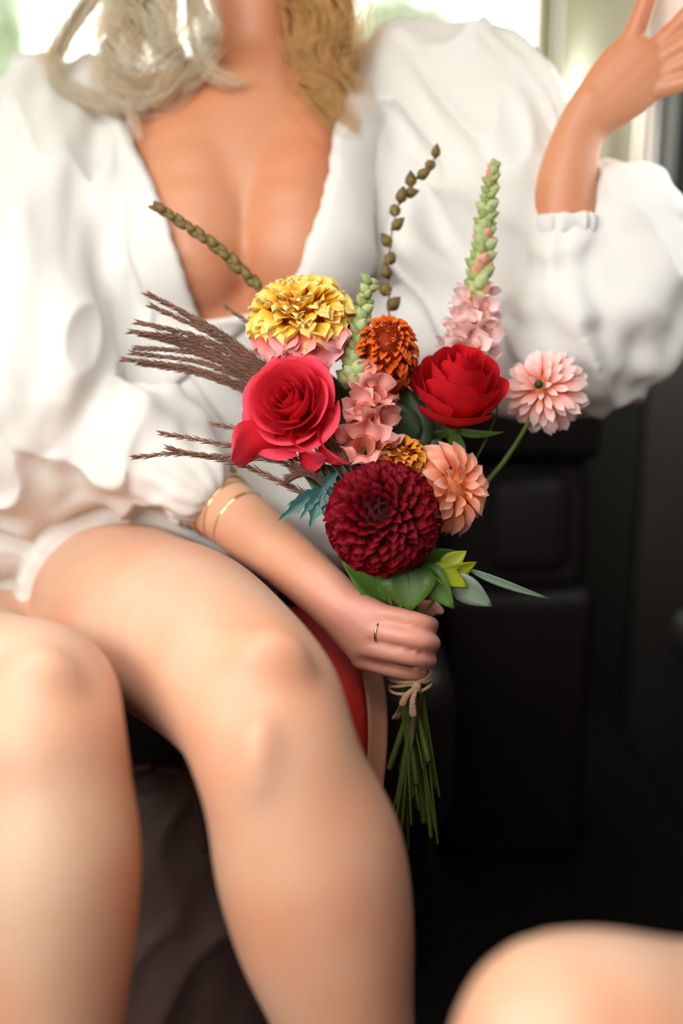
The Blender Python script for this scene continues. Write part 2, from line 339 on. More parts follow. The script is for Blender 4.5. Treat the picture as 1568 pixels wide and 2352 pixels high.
def foot(bm, L):
    a = P(*L[-1][0]); fz = .035
    tube(bm, [(Vector((a.x, a.y + .035, fz + .01)), .030, .034), (Vector((a.x, a.y - .03, fz + .015)), .036, .042), (Vector((a.x, a.y - .10, fz)), .042, .03), (Vector((a.x, a.y - .155, fz - .012)), .042, .02)], RT, 16, 5)
    tube(bm, [(a, .034, .038), (Vector((a.x, a.y + .01, fz + .02)), .033, .04)], RT, 16, 3)
bm = bmesh.new(); torso(bm)
limb(bm, LLEG); limb(bm, RLEG); foot(bm, LLEG); foot(bm, RLEG)
ball(bm, P(618, 1560, .717), .036, .024, .042); ball(bm, P(600, 1790, .69), .022, .024, .05); ball(bm, P(95, 1595, .690), .034, .022, .040)         # kneecaps
# arm that holds the bouquet
ARM_R = [((245, 310, 1.26), 5.0, 5.0), ((165, 640, 1.18), 4.4, 4.6), ((215, 965, 1.12), 4.0, 4.0), ((360, 1045, 1.105), 4.1, 4.0), ((500, 1158, 1.06), 3.75, 3.5), ((640, 1268, 1.0), 3.2, 3.0), ((745, 1362, .953), 2.75, 2.4), ((800, 1415, .936), 2.7, 2.1)]
limb(bm, ARM_R, UP)
KN = (P(850, 1405, .925) - P(828, 1520, .93)).normalized()
def hand_tube(pts, ref, seg=14, sub=5): tube(bm, [(P(*p[:3]), p[3] * cm, (p[4] if len(p) > 4 else p[3]) * cm) for p in pts], ref, seg, sub)
hand_tube([(785, 1402, .937, 2.6, 2.0), (815, 1428, .930, 3.0, 1.7), (845, 1452, .923, 3.3, 1.45), (858, 1462, .921, 3.1, 1.3)], KN)
hand_tube([(836, 1404, .924, 1.0), (900, 1412, .9125, .86), (966, 1428, .911, .80), (990, 1436, .928, .76), (966, 1440, .952, .7)], KN)
hand_tube([(836, 1446, .920, 1.0), (900, 1457, .9065, .88), (966, 1472, .905, .82), (994, 1478, .924, .78), (966, 1480, .950, .7)], KN)
hand_tube([(832, 1486, .922, .98), (890, 1499, .9095, .84), (950, 1511, .909, .80), (986, 1516, .926, .76), (962, 1517, .950, .7)], KN)
hand_tube([(826, 1516, .930, .90), (880, 1534, .920, .74), (934, 1546, .919, .70), (966, 1550, .932, .66), (950, 1548, .948, .6)], KN)
hand_tube([(798, 1408, .945, 1.5), (845, 1405, .968, 1.25), (905, 1402, .978, 1.0), (962, 1398, .974, .92), (994, 1397, .962, .80)], UP)
# raised arm
ARM_L = [((905, 270, 1.26), 5.0, 5.0), ((1120, 520, 1.17), 4.5, 4.5), ((1325, 800, 1.09), 4.1, 4.1), ((1310, 650, 1.075), 4.2, 4.0), ((1292, 510, 1.068), 3.75, 3.5), ((1303, 400, 1.062), 3.25, 3.0), ((1330, 305, 1.058), 2.75, 2.3), ((1372, 245, 1.052), 3.0, 2.0)]
limb(bm, ARM_L[:3], UP); limb(bm, [((1335, 815, 1.09), 4.0)] + ARM_L[3:], RT)
PW = V3(.62, -.78, 0)       # across the raised palm
hand_tube([(1350, 275, 1.055, 2.7, 2.1), (1400, 222, 1.048, 3.5, 1.8), (1450, 172, 1.040, 3.9, 1.5), (1492, 132, 1.034, 3.7, 1.3)], PW)
hand_tube([(1390, 205, 1.05, 1.6), (1440, 115, 1.040, 1.3), (1470, 40, 1.030, 1.1), (1498, -35, 1.02, 1.0), (1520, -90, 1.01, .85)], PW)
hand_tube([(1500, 118, 1.035, 1.15), (1575, 40, 1.018, 1.0), (1625, -40, 1.0, .9), (1650, -100, .99, .8)], PW)
hand_tube([(1512, 142, 1.033, 1.15), (1600, 80, 1.012, 1.0), (1665, 10, .995, .9), (1695, -55, .985, .8)], PW)
hand_tube([(1520, 172, 1.034, 1.1), (1605, 128, 1.014, .95), (1670, 75, 1.0, .85), (1700, 30, .99, .75)], PW)
hand_tube([(1500, 208, 1.038, 1.0), (1575, 188, 1.022, .85), (1630, 160, 1.01, .78), (1660, 130, 1.0, .65)], PW)
# head above the frame
HC = P(606, -235, 1.235)
ball(bm, HC + Vector((0, .015, .035)), .074, .093, .088); ball(bm, HC + Vector((0, -.02, -.045)), .058, .066, .068)
ball(bm, HC + Vector((0, -.045, -.098)), .026, .025, .018)
tube(bm, [(HC + Vector((0, -.083, .02)), .008, .008), (HC + Vector((0, -.100, -.015)), .011, .011), (HC + Vector((0, -.108, -.032)), .014, .011)], RT, 10, 4)
for s in (-1, 1):
    ball(bm, HC + Vector((s * .075, .015, -.005)), .010, .018, .030); ball(bm, HC + Vector((s * .032, -.072, .016)), .015, .012, .010)
body_me = remesh(bm, 'person_body', .0028, 2, .5)
body_me = soften(body_me, [P(880, 1455, .935), P(1480, 120, 1.03)], .085, 90)
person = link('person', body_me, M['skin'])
tag(person, 'seated woman in white puff-sleeved wrap dress, blonde hair, gripping flowers, other hand raised', 'person')
bm = bmesh.new()
tube(bm, [(HC + Vector((-.024, -.084, -.062)), .002, .003), (HC + Vector((0, -.092, -.060)), .006, .008), (HC + Vector((.024, -.084, -.062)), .002, .003)], UP, 10, 4)
link('lips', to_mesh(bm, 'lips'), M['lips'], person)
# thumbnail
bm = bmesh.new(); ball(bm, P(1003, 1397, .958), .0085, .004, .0045, Matrix.Rotation(math.radians(38), 3, 'Y'), 12); link('thumbnail', to_mesh(bm, 'thumbnail'), M['nail'], person)
# bracelets and ring
def hoop(name, c, axis, ra, rb, ref, t, par):
    bm = bmesh.new(); axis = axis.normalized(); A = (ref - axis * ref.dot(axis)).normalized(); B = axis.cross(A); n = 40; rings = []
    for i in range(n):
        a = 2 * PI * i / n; p = c + A * ra * math.cos(a) + B * rb * math.sin(a); o = (A * math.cos(a) + B * math.sin(a)).normalized()
        rings.append([bm.verts.new(p + o * t * .6 * math.cos(q) + axis * t * math.sin(q)) for q in [k * PI / 3 for k in range(6)]])
    for i in range(n):
        r0, r1 = rings[i], rings[(i + 1) % n]
        for k in range(6): bm.faces.new((r0[k], r0[(k + 1) % 6], r1[(k + 1) % 6], r1[k]))
    return link(name, to_mesh(bm, name), M['gold'], par)
ax = P(640, 1268, 1.0) - P(470, 1138, 1.07)
for (x, y, d, t, k) in ((508, 1163, 1.057, .0020, 0.0), (526, 1177, 1.050, .0013, .1), (550, 1196, 1.040, .0026, -.05)):
    hoop('bracelet', P(x, y, d), ax + UP * k * .1, .0392 - .0003 * (x - 488) * .3, .0370 - .0003 * (x - 488) * .3, UP, t, person)
hoop('ring', P(872, 1453, .912), P(900, 1458, .9055) - P(838, 1446, .918), .0104, .0104, UP, .0011, person)
# ------------------------------------------------------------------ the white wrap dress (part of the person)
def interp(tbl, x):
    if x <= tbl[0][0]: return tbl[0][1]
    for (a, b), (c, d) in zip(tbl, tbl[1:]):
        if x <= c: return b + (d - b) * (x - a) / (c - a)
    return tbl[-1][1]
EDGE_L = [(150, 180), (240, 275), (330, 312), (500, 383), (600, 415), (720, 452), (760, 520)]
EDGE_R = [(90, 800), (200, 790), (330, 755), (420, 740), (520, 715), (620, 685), (700, 620), (760, 520)]
axis = spline([(P(*s[0]),) for s in torso_secs[0:9]], 12)
axis = [a[0] for a in axis]
def surf(o, ph, off):
    d = Vector((math.sin(ph), -math.cos(ph), 0))
    hit = TORSO.ray_cast(o + d * .45, -d, .6)
    r = (hit[0] - o).dot(d) if hit[0] else .08
    return r, d
rows = []
for i, o in enumerate(axis):
    rr = [surf(o, math.radians(a), 0) for a in range(-180, 180, 4)]
    rows.append([min(r[0], .26) for r in rr])
N = len(rows[0])
for it in range(3):                                    # the cloth bridges hollows
    new = []
    for i in range(len(rows)):
        a, b = rows[max(i - 1, 0)], rows[min(i + 1, len(rows) - 1)]
        new.append([max(rows[i][k], .25 * (rows[i][k - 1] + rows[i][(k + 1) % N] + a[k] + b[k])) for k in range(N)])
    rows = new
def R_at(i, ph):
    f = (math.degrees(ph) + 180) / 4; k = int(math.floor(f)); t = f - k
    return rows[i][k % N] * (1 - t) + rows[i][(k + 1) % N] * t
def cloth_pt(i, ph, off):
    o = axis[i]; d = Vector((math.sin(ph), -math.cos(ph), 0)); p = o + d * (R_at(i, ph) + off)
    # soft folds running down and across towards the wrap
    q = Vector((p.x * 13 + p.z * 7, p.y * 6, p.z * 5))
    f = noise.noise(q) * .006 + (1 - abs(noise.noise(q * 1.7 + Vector((3, 1, 7))))) ** 3 * .005
    return p + d * (f if off < .02 else f * .6)
def edge_angle(i, tbl, sgn, lim):
    best, bd = 0, 1e9
    for a in range(-95, 96):
        ph = math.radians(a); o = axis[i]; d = Vector((math.sin(ph), -math.cos(ph), 0)); p = o + d * (R_at(i, ph) + .008)
        x, y = proj(p); e = abs(x - interp(tbl, y))
        if e < bd: bd, best = e, ph
    return best
dress = None
def panel(name, sgn, tbl, parent, off, width=None, extra=0.0):
    bm = bmesh.new(); nu = 44 if width is None else 8; grid = []; i1 = len(axis) - 4
    for i in range(0, i1):
        e = edge_angle(i, tbl, sgn, 0)
        y = proj(axis[i])[1]
        if y > 735: e = -sgn * math.radians(min(55, (y - 735) * .25)) + math.radians(-4)
        end = sgn * PI if width is None else e + sgn * width
        grid.append([bm.verts.new(cloth_pt(i, e + (end - e) * k / nu, off + (.003 if sgn > 0 else 0) + extra * (1 - abs(2 * k / nu - 1) ** 4))) for k in range(nu + 1)])
    for r0, r1 in zip(grid, grid[1:]):
        for k in range(nu):
            f = (r0[k], r0[k + 1], r1[k + 1], r1[k]); bm.faces.new(f if sgn > 0 else tuple(reversed(f)))
    o = link(name, to_mesh(bm, name), M['dress'], parent)
    md = o.modifiers.new('thick', 'SOLIDIFY'); md.thickness = .003; md.offset = 1
    return o
dress = panel('dress', 1, EDGE_R, person, .007)
dress['label'] = 'white cotton wrap dress with deep neckline and puffed sleeves'
panel('bodice_panel', -1, EDGE_L, dress, .007)
panel('lapel', 1, EDGE_R, dress, .011, math.radians(30), .004); panel('lapel', -1, EDGE_L, dress, .011, math.radians(22), .004)
def folds(me, axis_dir, amp, fa, fc, seed=0, cuff=None, ncuff=11, cuff_amp=.010, cuff_len=.12, cuff_axis=None):
    ad = axis_dir.normalized(); b1 = ad.orthogonal().normalized(); b2 = ad.cross(b1)
    nor = [v.normal.copy() for v in me.vertices]
    if cuff is not None:
        ca = cuff_axis.normalized(); c1 = ca.orthogonal().normalized(); c2 = ca.cross(c1)
    for v, n_ in zip(me.vertices, nor):
        p = v.co
        q = Vector((p.dot(ad) * fa, p.dot(b1) * fc, p.dot(b2) * fc)) + Vector((seed, seed * .7, 0))
        w = Vector((noise.noise(q * .5), noise.noise(q * .5 + Vector((9, 2, 4))), 0)) * .8
        r = (1 - abs(noise.noise(q + w))) ** 4
        disp = amp * (r * 1.0 - .35) + amp * .5 * noise.noise(q * 2.1)
        if cuff is not None:
            u = p - cuff; hgt = abs(u.dot(ca)); th = math.atan2(u.dot(c2), u.dot(c1)); rad = u.length
            f = math.exp(-(rad / cuff_len) ** 2)
            disp = disp * (1 - .5 * f) + cuff_amp * f * math.sin(ncuff * th + 2.2 * noise.noise(p * 14) + seed)
        v.co = p + n_ * disp
def sleeve(name, secs_list, balls, dirn, amp, seed, **kw):
    bm = bmesh.new()
    for L in secs_list: limb(bm, L, UP, 28, 8)
    for c, r in balls: ball(bm, P(*c), r[0] * cm, r[1] * cm, r[2] * cm, None, 28)
    me = remesh(bm, name, .0045, 14)
    folds(me, dirn, amp, 5, 15, seed, **kw)
    sm = link(name, me, M['dress'], dress); return sm
# viewer's right: shoulder puff, upper sleeve and the big gathered lower sleeve
sleeve('sleeve', [[((800, 215, 1.285), 5.5, 5), ((890, 240, 1.265), 8, 7.5), ((1000, 215, 1.25), 9.0, 8), ((1110, 330, 1.20), 11.0, 8.5), ((1190, 520, 1.15), 10.5, 8.5), ((1290, 700, 1.12), 9.5, 8)],
                  [((850, 380, 1.255), 7.5, 8), ((900, 560, 1.25), 9.5, 8.5), ((900, 760, 1.25), 9, 8.5), ((800, 960, 1.25), 8.5, 8), ((700, 1120, 1.24), 8, 8)],
                  [((1100, 400, 1.22), 9, 7), ((1060, 620, 1.21), 11, 7), ((1060, 780, 1.20), 9.5, 6.5)], [((1060, 780, 1.2), 8, 6), ((1200, 780, 1.15), 8.5, 7), ((1300, 790, 1.12), 7, 6)],
                  [((1300, 760, 1.12), 8.5, 8), ((1390, 720, 1.10), 9.5, 8.5), ((1450, 560, 1.10), 7.0, 7.0), ((1440, 480, 1.10), 5.4, 5.5)],
                  [((1300, 830, 1.10), 6, 6), ((1312, 720, 1.085), 7.2, 6.5), ((1302, 640, 1.08), 5.8, 5.4), ((1298, 600, 1.075), 4.9, 4.6)]],
       [((1060, 165, 1.24), (6.5, 6.5, 6.2)), ((1425, 640, 1.10), (7.2, 7, 12.5)), ((1330, 800, 1.10), (9, 8, 7)), ((1110, 230, 1.23), (7, 6, 8))],
       P(1300, 700, 1.1) - P(1000, 150, 1.25), .017, 1.3, cuff=P(1296, 520, 1.07), cuff_axis=P(1303, 400, 1.062) - P(1300, 560, 1.07), ncuff=11, cuff_amp=.002, cuff_len=.11)
# viewer's left: upper sleeve and the puff across the lap
sleeve('sleeve', [[((285, 380, 1.235), 6.0, 7.5), ((285, 560, 1.205), 7.5, 8), ((310, 780, 1.20), 7.5, 7.5), ((330, 950, 1.20), 8, 8)], [((330, 235, 1.285), 5, 4.5), ((270, 270, 1.27), 7, 6.5), ((160, 320, 1.25), 9, 7.5), ((110, 560, 1.19), 10.5, 8), ((90, 800, 1.13), 11, 8.5), ((90, 960, 1.09), 10, 8)],
                  [((60, 1055, 1.10), 8.2, 7.5), ((200, 1030, 1.095), 7.2, 7), ((350, 1038, 1.075), 6.6, 6.2), ((405, 1075, 1.06), 5.4, 5.0), ((432, 1098, 1.053), 4.6, 4.3)]],
       [((100, 240, 1.26), (7, 6.5, 5.5)), ((20, 1020, 1.09), (10, 8, 7.5))],
       P(90, 900, 1.1) - P(180, 250, 1.25), .017, 4.1, cuff=P(465, 1130, 1.045), cuff_axis=P(640, 1270, .99) - P(470, 1140, 1.045), ncuff=12, cuff_amp=.0015, cuff_len=.09)
# gathered cuffs
def cuff(c, ax_, r0, wid):
    bm = bmesh.new(); ax_ = ax_.normalized(); A = ax_.orthogonal().normalized(); B = ax_.cross(A); n, m_ = 120, 12; g = []
    for i in range(n):
        a = 2 * PI * i / n; o = A * math.cos(a) + B * math.sin(a); ring = []
        for k in range(m_):
            q = 2 * PI * k / m_; rr = r0 + .0045 * math.cos(q) + (.0022 * math.sin(17 * a + 3 * noise.noise(o * 2)) + .002 * noise.noise(o * 3)) * (1 if math.cos(q) > 0 else .3)
            ring.append(bm.verts.new(c + o * rr + ax_ * (wid * math.sin(q) + .003 * noise.noise(o * 2.5 + Vector((5, 0, 0))))))
        g.append(ring)
    for i in range(n):
        r0_, r1_ = g[i], g[(i + 1) % n]
        for k in range(m_): bm.faces.new((r0_[k], r0_[(k + 1) % m_], r1_[(k + 1) % m_], r1_[k]))
    bmesh.ops.recalc_face_normals(bm, faces=bm.faces); link('cuff', to_mesh(bm, 'cuff'), M['dress'], dress)
cuff(P(1296, 520, 1.0705), P(1303, 400, 1.062) - P(1300, 600, 1.078), .0385, .011)
cuff(P(462, 1127, 1.070), P(640, 1270, .99) - P(430, 1110, 1.065), .0405, .010)
# skirt over the lap, open where the thighs come out
bm = bmesh.new()
tube(bm, [(P(325, 1300, 1.25), .175, .125), (P(345, 1180, 1.245), .178, .125), (P(400, 1060, 1.24), .155, .115), (P(450, 920, 1.235), .14, .108)], RT, 32, 6)
def thigh_cloth(L, n, grow):
    pts = spline([(P(*s[0]), s[1] * cm, s[2] * cm) for s in L], 6)[:n]
    tube(bm, [(p, a + grow, b + grow) for p, a, b in pts], RT, 32, 1, cap='flat')
thigh_cloth(RLEG, 5, .012); thigh_cloth(LLEG, 4, .012)
tube(bm, [(P(420, 1200, 1.2), .08, .07), (P(560, 1190, 1.17), .075, .065), (P(700, 1190, 1.15), .06, .055), (P(790, 1230, 1.14), .05, .04)], UP, 24, 6)
tube(bm, [(P(-60, 1235, 1.13), .05, .05), (P(120, 1195, 1.14), .05, .05), (P(300, 1175, 1.14), .045, .045), (P(440, 1185, 1.14), .05, .05), (P(560, 1210, 1.15), .05, .05)], UP, 20, 6)
me = remesh(bm, 'skirt', .0045, 6); folds(me, Vector((.7, -.5, -.2)), .006, 5, 16, 8.8); link('skirt', me, M['dress'], dress)
# ------------------------------------------------------------------ hair
bm = bmesh.new()
ball(bm, HC + Vector((0, .035, .045)), .088, .098, .095)
tube(bm, [(HC + Vector((0, .05, .06)), .088, .08), (HC + Vector((0, .075, -.04)), .088, .055), (HC + Vector((0, .075, -.12)), .08, .045)], RT, 24, 5)
hair = link('hair', remesh(bm, 'hair', .006, 4), M['hair'], person); hair['label'] = 'long wavy blonde hair'
def lock(pts, spread, n, m, thick=.0008, curl=.0048, seg=22):
    bm = bmesh.new(); path = spline([(P(*p[:3]), p[3] if len(p) > 3 else 1.0) for p in pts], 8)
    L = len(path)
    for s in range(n):
        a = random.random() * 2 * PI; rr = math.sqrt(random.random()) * spread * (2.3 if random.random() < .22 else 1.0); phs = random.random() * 6.28; fr_ = random.uniform(.6, 1.6); t1 = random.uniform(.82, 1.0)
        off1, off2 = rr * math.cos(a), rr * math.sin(a); prev = None
        kk = max(4, int(L * t1))
        for i in range(0, kk):
            p, wd_ = path[i]; t = i / L
            T = (path[min(i + 1, L - 1)][0] - path[max(i - 1, 0)][0]).normalized(); A = (UP - T * UP.dot(T)); A = A.normalized() if A.length > .01 else RT.copy(); B = T.cross(A)
            w_ = math.sin(phs + t * 7 * fr_) * curl
            c = p + A * (off1 * wd_ + w_) + B * (off2 * wd_ + math.cos(phs + t * 5) * curl * .7)
            r = thick * (1 - .75 * i / kk)
            ring = [bm.verts.new(c + (A * math.cos(q) + B * math.sin(q)) * r) for q in (0, 2.094, 4.189)]
            if prev:
                for k in range(3): bm.faces.new((prev[k], prev[(k + 1) % 3], ring[(k + 1) % 3], ring[k]))
            prev = ring
    return link('hair_lock', to_mesh(bm, 'hair_lock'), m, hair)
HP, HG = M['hair_backlit'], M['hair']
lock([(430, -330, 1.22), (350, -180, 1.19), (310, -40, 1.17), (275, 70, 1.155), (310, 170, 1.15), (390, 195, 1.15, .5)], .022, 170, HP)
lock([(450, -300, 1.22), (400, -120, 1.18), (370, 10, 1.16), (390, 120, 1.15), (350, 195, 1.15), (290, 215, 1.15, .4)], .020, 150, HP)
lock([(470, -280, 1.21), (430, -100, 1.17), (462, 20, 1.15), (480, 110, 1.145), (430, 185, 1.145), (350, 175, 1.145, .4)], .008, 110, HP)
lock([(420, -320, 1.23), (300, -120, 1.21), (180, 40, 1.19), (120, 165, 1.175), (190, 222, 1.165), (300, 236, 1.155), (390, 215, 1.15, .4)], .007, 110, HP)
lock([(440, -250, 1.20), (340, 0, 1.17), (300, 150, 1.155), (300, 240, 1.15), (330, 330, 1.14, .2)], .006, 40, HP)
lock([(430, -180, 1.18), (440, 60, 1.15), (470, 155, 1.14), (520, 183, 1.135), (575, 186, 1.135, .3)], .004, 40, HP)
lock([(420, -320, 1.24), (310, -100, 1.24), (250, 20, 1.23), (230, 110, 1.22, .6)], .026, 110, HP)
lock([(440, -310, 1.21), (300, -150, 1.18), (262, -20, 1.165), (330, 60, 1.15), (410, 130, 1.145), (380, 215, 1.14), (320, 225, 1.14, .3)], .009, 130, HP)
lock([(440, -310, 1.21), (380, -150, 1.175), (300, 0, 1.155), (240, 110, 1.15), (280, 215, 1.145), (350, 240, 1.14, .3)], .010, 130, HP)
lock([(720, -300, 1.23), (735, -120, 1.20), (725, 20, 1.185), (745, 130, 1.175), (735, 220, 1.165), (790, 310, 1.155), (830, 330, 1.15, .3)], .022, 420, HG)
lock([(735, -300, 1.25), (765, -100, 1.22), (770, 40, 1.21), (755, 150, 1.195), (745, 240, 1.18), (775, 300, 1.17, .3)], .024, 380, HG)
lock([(720, -280, 1.24), (700, -60, 1.21), (705, 80, 1.19), (720, 190, 1.175), (740, 260, 1.165), (800, 260, 1.155, .3)], .014, 240, HG)
# ------------------------------------------------------------------ the other passenger's bent knee
bm = bmesh.new()
limb(bm, [((2010, 2490, .58), 8.6, 8.4), ((1800, 2495, .545), 7.8, 7.6), ((1560, 2470, .525), 6.9, 6.7), ((1350, 2420, .512), 6.2, 6.0), ((1285, 2450, .505), 5.7, 5.7), ((1262, 2560, .503), 5.4, 5.4), ((1265, 2750, .51), 5.6, 5.8), ((1275, 3050, .53), 5.2, 5.2), ((1290, 3420, .55), 3.6, 3.9), ((1300, 3700, .57), 3.3, 3.6)])
ball(bm, P(1225, 2390, .495), .034, .030, .034)
a_ = P(1300, 3700, .57)
tube(bm, [(Vector((a_.x + .03, a_.y, .04)), .032, .034), (Vector((a_.x - .03, a_.y - .01, .045)), .036, .04), (Vector((a_.x - .11, a_.y - .02, .03)), .042, .026), (Vector((a_.x - .16, a_.y - .025, .022)), .04, .018)], Vector((0, 1, 0)), 16, 5)
tube(bm, [(a_, .033, .036), (Vector((a_.x + .005, a_.y, .05)), .034, .036)], RT, 16, 3)
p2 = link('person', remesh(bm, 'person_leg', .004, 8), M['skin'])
tag(p2, 'bare bent knee of another passenger in the lower right corner', 'person')
# ------------------------------------------------------------------ soft leather bag standing on the floor between the legs
bc = P(395, 2050, 1.0); bc.z = 0.0
bm = bmesh.new(); ztop = P(380, 1790, .96).z
tube(bm, [(Vector((0, 0, .03)), .085, .05), (Vector((0, 0, .10)), .095, .055), (Vector((.005, 0, .22)), .085, .045), (Vector((-.005, .0, ztop - .03)), .06, .03), (Vector((-.01, .0, ztop)), .045, .012)], RT, 28, 6)
me = remesh(bm, 'leather_bag', .005, 8); folds(me, Vector((.1, 0, 1)), .008, 5, 14, 2.2)
bag = link('leather_bag', me, M['bag']); bag.location = bc
bm = bmesh.new(); tube(bm, [(Vector((-.045, -.02, ztop - .05)), .006), (Vector((-.04, -.03, ztop + .01)), .005), (Vector((.0, -.035, ztop + .025)), .005), (Vector((.03, -.03, ztop + .005)), .005), (Vector((.038, -.03, ztop - .06)), .006)], RT, 8, 5)
link('handle', to_mesh(bm, 'handle'), M['bag'], bag)
tag(bag, 'dim brown soft leather bag standing on the floor between her legs', 'bag')
# ------------------------------------------------------------------ red cloth over the seat edge
bm = bmesh.new(); bm2 = bmesh.new()
prof = [(690, 1400, 1.10), (730, 1460, 1.03), (758, 1510, .985), (775, 1570, .965), (785, 1640, .96), (786, 1720, .965), (780, 1800, .97)]
def sheet(bm, pr, w0, w1, n):
    g = []
    for j, p in enumerate(spline([(P(*q),) for q in pr], 6)):
        t = j / (len(pr) * 6)
        g.append([bm.verts.new(p[0] + RT * (w0 + (w1 - w0) * k / n) + FWD * (.02 * (w0 + (w1 - w0) * k / n) / .04 * math.sin(t * 5)) - FWD * .010 * math.cos((w0 + (w1 - w0) * k / n) * 60)) for k in range(n + 1)])
    for a, b in zip(g, g[1:]):
        for k in range(n): bm.faces.new((a[k], a[k + 1], b[k + 1], b[k]))
sheet(bm, prof, -.05, .022, 12); sheet(bm2, prof, .023, .042, 6)
cl = link('red_cloth', to_mesh(bm, 'red_cloth'), M['redcloth']); md = cl.modifiers.new('t', 'SOLIDIFY'); md.thickness = .004
bo = link('border', to_mesh(bm2, 'border'), M['tancloth'], cl); md = bo.modifiers.new('t', 'SOLIDIFY'); md.thickness = .005
tag(cl, 'dark red cloth with tan border hanging over the seat edge behind the knee', 'cloth')
# ------------------------------------------------------------------ flowers
GRP = 'flowers and stems of the hand-held bouquet'
def two(c1, c2, c3=None):
    return [(0.0, c1), (1.0, c2)] if c3 is None else [(0.0, c1), (.5, c2), (1.0, c3)]
def pm(name, ramp, trans=.25, rough=.6, **k): return mat(name, ramp[-1][1], rough, .12, ramp=ramp, trans=trans, **k)
M['p_burg'] = pm('burgundy_petal', two((.025, .0002, .001), (.12, .0006, .004), (.20, .0014, .010)), .02)
M['p_peach'] = pm('peach_petal', two((.88, .26, .10), (.97, .38, .22), (.97, .58, .48)), .3)
M['p_pink'] = pm('pink_petal', two((.9, .24, .13), (.96, .52, .46), (.97, .82, .82)), .3)
M['p_yell'] = pm('yellow_petal', two((.92, .38, .02), (.97, .62, .06), (.98, .80, .36)), .3)
M['p_ypink'] = pm('yellow_pink_petal', two((.97, .55, .08), (.93, .22, .20), (.95, .60, .60)), .3)
M['p_rose'] = pm('coral_rose_petal', two((.48, .004, .018), (.78, .025, .05), (.90, .085, .14)), .22)
M['p_red'] = pm('red_rose_petal', two((.30, .002, .008), (.60, .008, .018), (.68, .022, .03)), .2)
M['p_orange'] = pm('orange_petal', two((.30, .03, .004), (.62, .085, .008), (.75, .16, .02)), .15)
M['p_amber'] = pm('amber_petal', two((.40, .09, .01), (.72, .26, .03), (.85, .36, .08)), .2)
M['p_snap'] = pm('snapdragon_petal', two((.80, .42, .28), (.93, .58, .54), (.95, .76, .77)), .3)
M['p_snapc'] = pm('coral_snapdragon_petal', two((.6, .16, .09), (.85, .32, .27), (.9, .5, .46)), .25)
M['bud'] = mat('green_bud', (.26, .30, .07), .6, noise_amt=.8, noise_scale=60, col2=(.50, .56, .28), trans=.15)
M['bud_pale'] = mat('pale_bud', (.40, .52, .26), .6, noise_amt=.8, noise_scale=60, col2=(.5, .45, .18), trans=.15)
M['budbrown'] = mat('twig_bud', (.11, .06, .018), .6, noise_amt=.9, noise_scale=90, col2=(.20, .14, .02))
M['twig'] = mat('twig', (.16, .10, .07), .7)
M['stem'] = mat('green_stem', (.07, .10, .008), .5, noise_amt=.6, noise_scale=20, col2=(.04, .05, .008))
M['leaf'] = mat('green_leaf', (.10, .21, .025), .45, noise_amt=.6, noise_scale=30, col2=(.06, .14, .02), trans=.25)
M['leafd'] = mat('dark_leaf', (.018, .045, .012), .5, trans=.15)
M['leaflime'] = mat('lime_leaf', (.42, .48, .02), .45, trans=.3)
M['leafgrey'] = mat('grey_leaf', (.24, .32, .24), .5, trans=.15)
M['teal'] = mat('teal_leaf', (.035, .115, .105), .5, trans=.1)
M['plume'] = mat('dry_grass', (.24, .125, .085), .8, noise_amt=.8, noise_scale=50, col2=(.15, .075, .055))
M['eye'] = mat('flower_eye', (.02, .03, .006), .6)
M['twine'] = mat('twine', (.42, .25, .15), .8, bump=.5, bump_scale=500)
def set_tt(me, vals):
    a = me.attributes.new('tt', 'FLOAT', 'POINT'); a.data.foreach_set('value', vals)
def petal_mesh(name, L, Wd, cup=.3, bend=.3, tip=.5, ruffle=0.0, nu=4, nv=6, base=.25, seed=0):
    """grows along +Z, inner face towards +X, width along Y"""
    vs, fs, tt = [], [], []
    for j in range(nv + 1):
        t = j / nv
        w = (base + (1 - base) * math.sin(min(1, t / .62) * PI / 2)) if t < .62 else max(0.0, 1 - ((t - .62) / .38) ** (1.2 + 2.2 * tip)) ** (.5 + .4 * (1 - tip))
        w = max(w, .04)
        for i in range(nu + 1):
            s = 2 * i / nu - 1
            y = s * w * Wd / 2
            x = cup * Wd * (s * s) * w * .5 + bend * L * (math.sin(t * PI * .9) * .35 - t * t * .5) + ruffle * Wd * math.sin(s * 5 + t * 6 + seed) * t
            z = t * L * (1 - .06 * abs(bend) * t) - (s * s) * L * .04
            vs.append((x, y, z)); tt.append(t)
    for j in range(nv):
        for i in range(nu):
            a = j * (nu + 1) + i; fs.append((a, a + 1, a + nu + 2, a + nu + 1))
    me = bpy.data.meshes.new(name); me.from_pydata(vs, [], fs)
    me.polygons.foreach_set('use_smooth', [True] * len(fs)); set_tt(me, tt); return me
def frame(face, spin=0.0):
    z = face.normalized(); x = RT - z * RT.dot(z)
    if x.length < .05: x = UP - z * UP.dot(z)
    x.normalize(); y = z.cross(x)
    return Matrix((x, y, z)).transposed() @ Matrix.Rotation(spin, 3, 'Z')
BIND = P(935, 1475, .936)
BDIR = (P(962, 1800, .95) - P(925, 1400, .936)).normalized()
BR, BF = RT - BDIR * RT.dot(BDIR), None
BR.normalize(); BF = BDIR.cross(BR)
NST = [0]
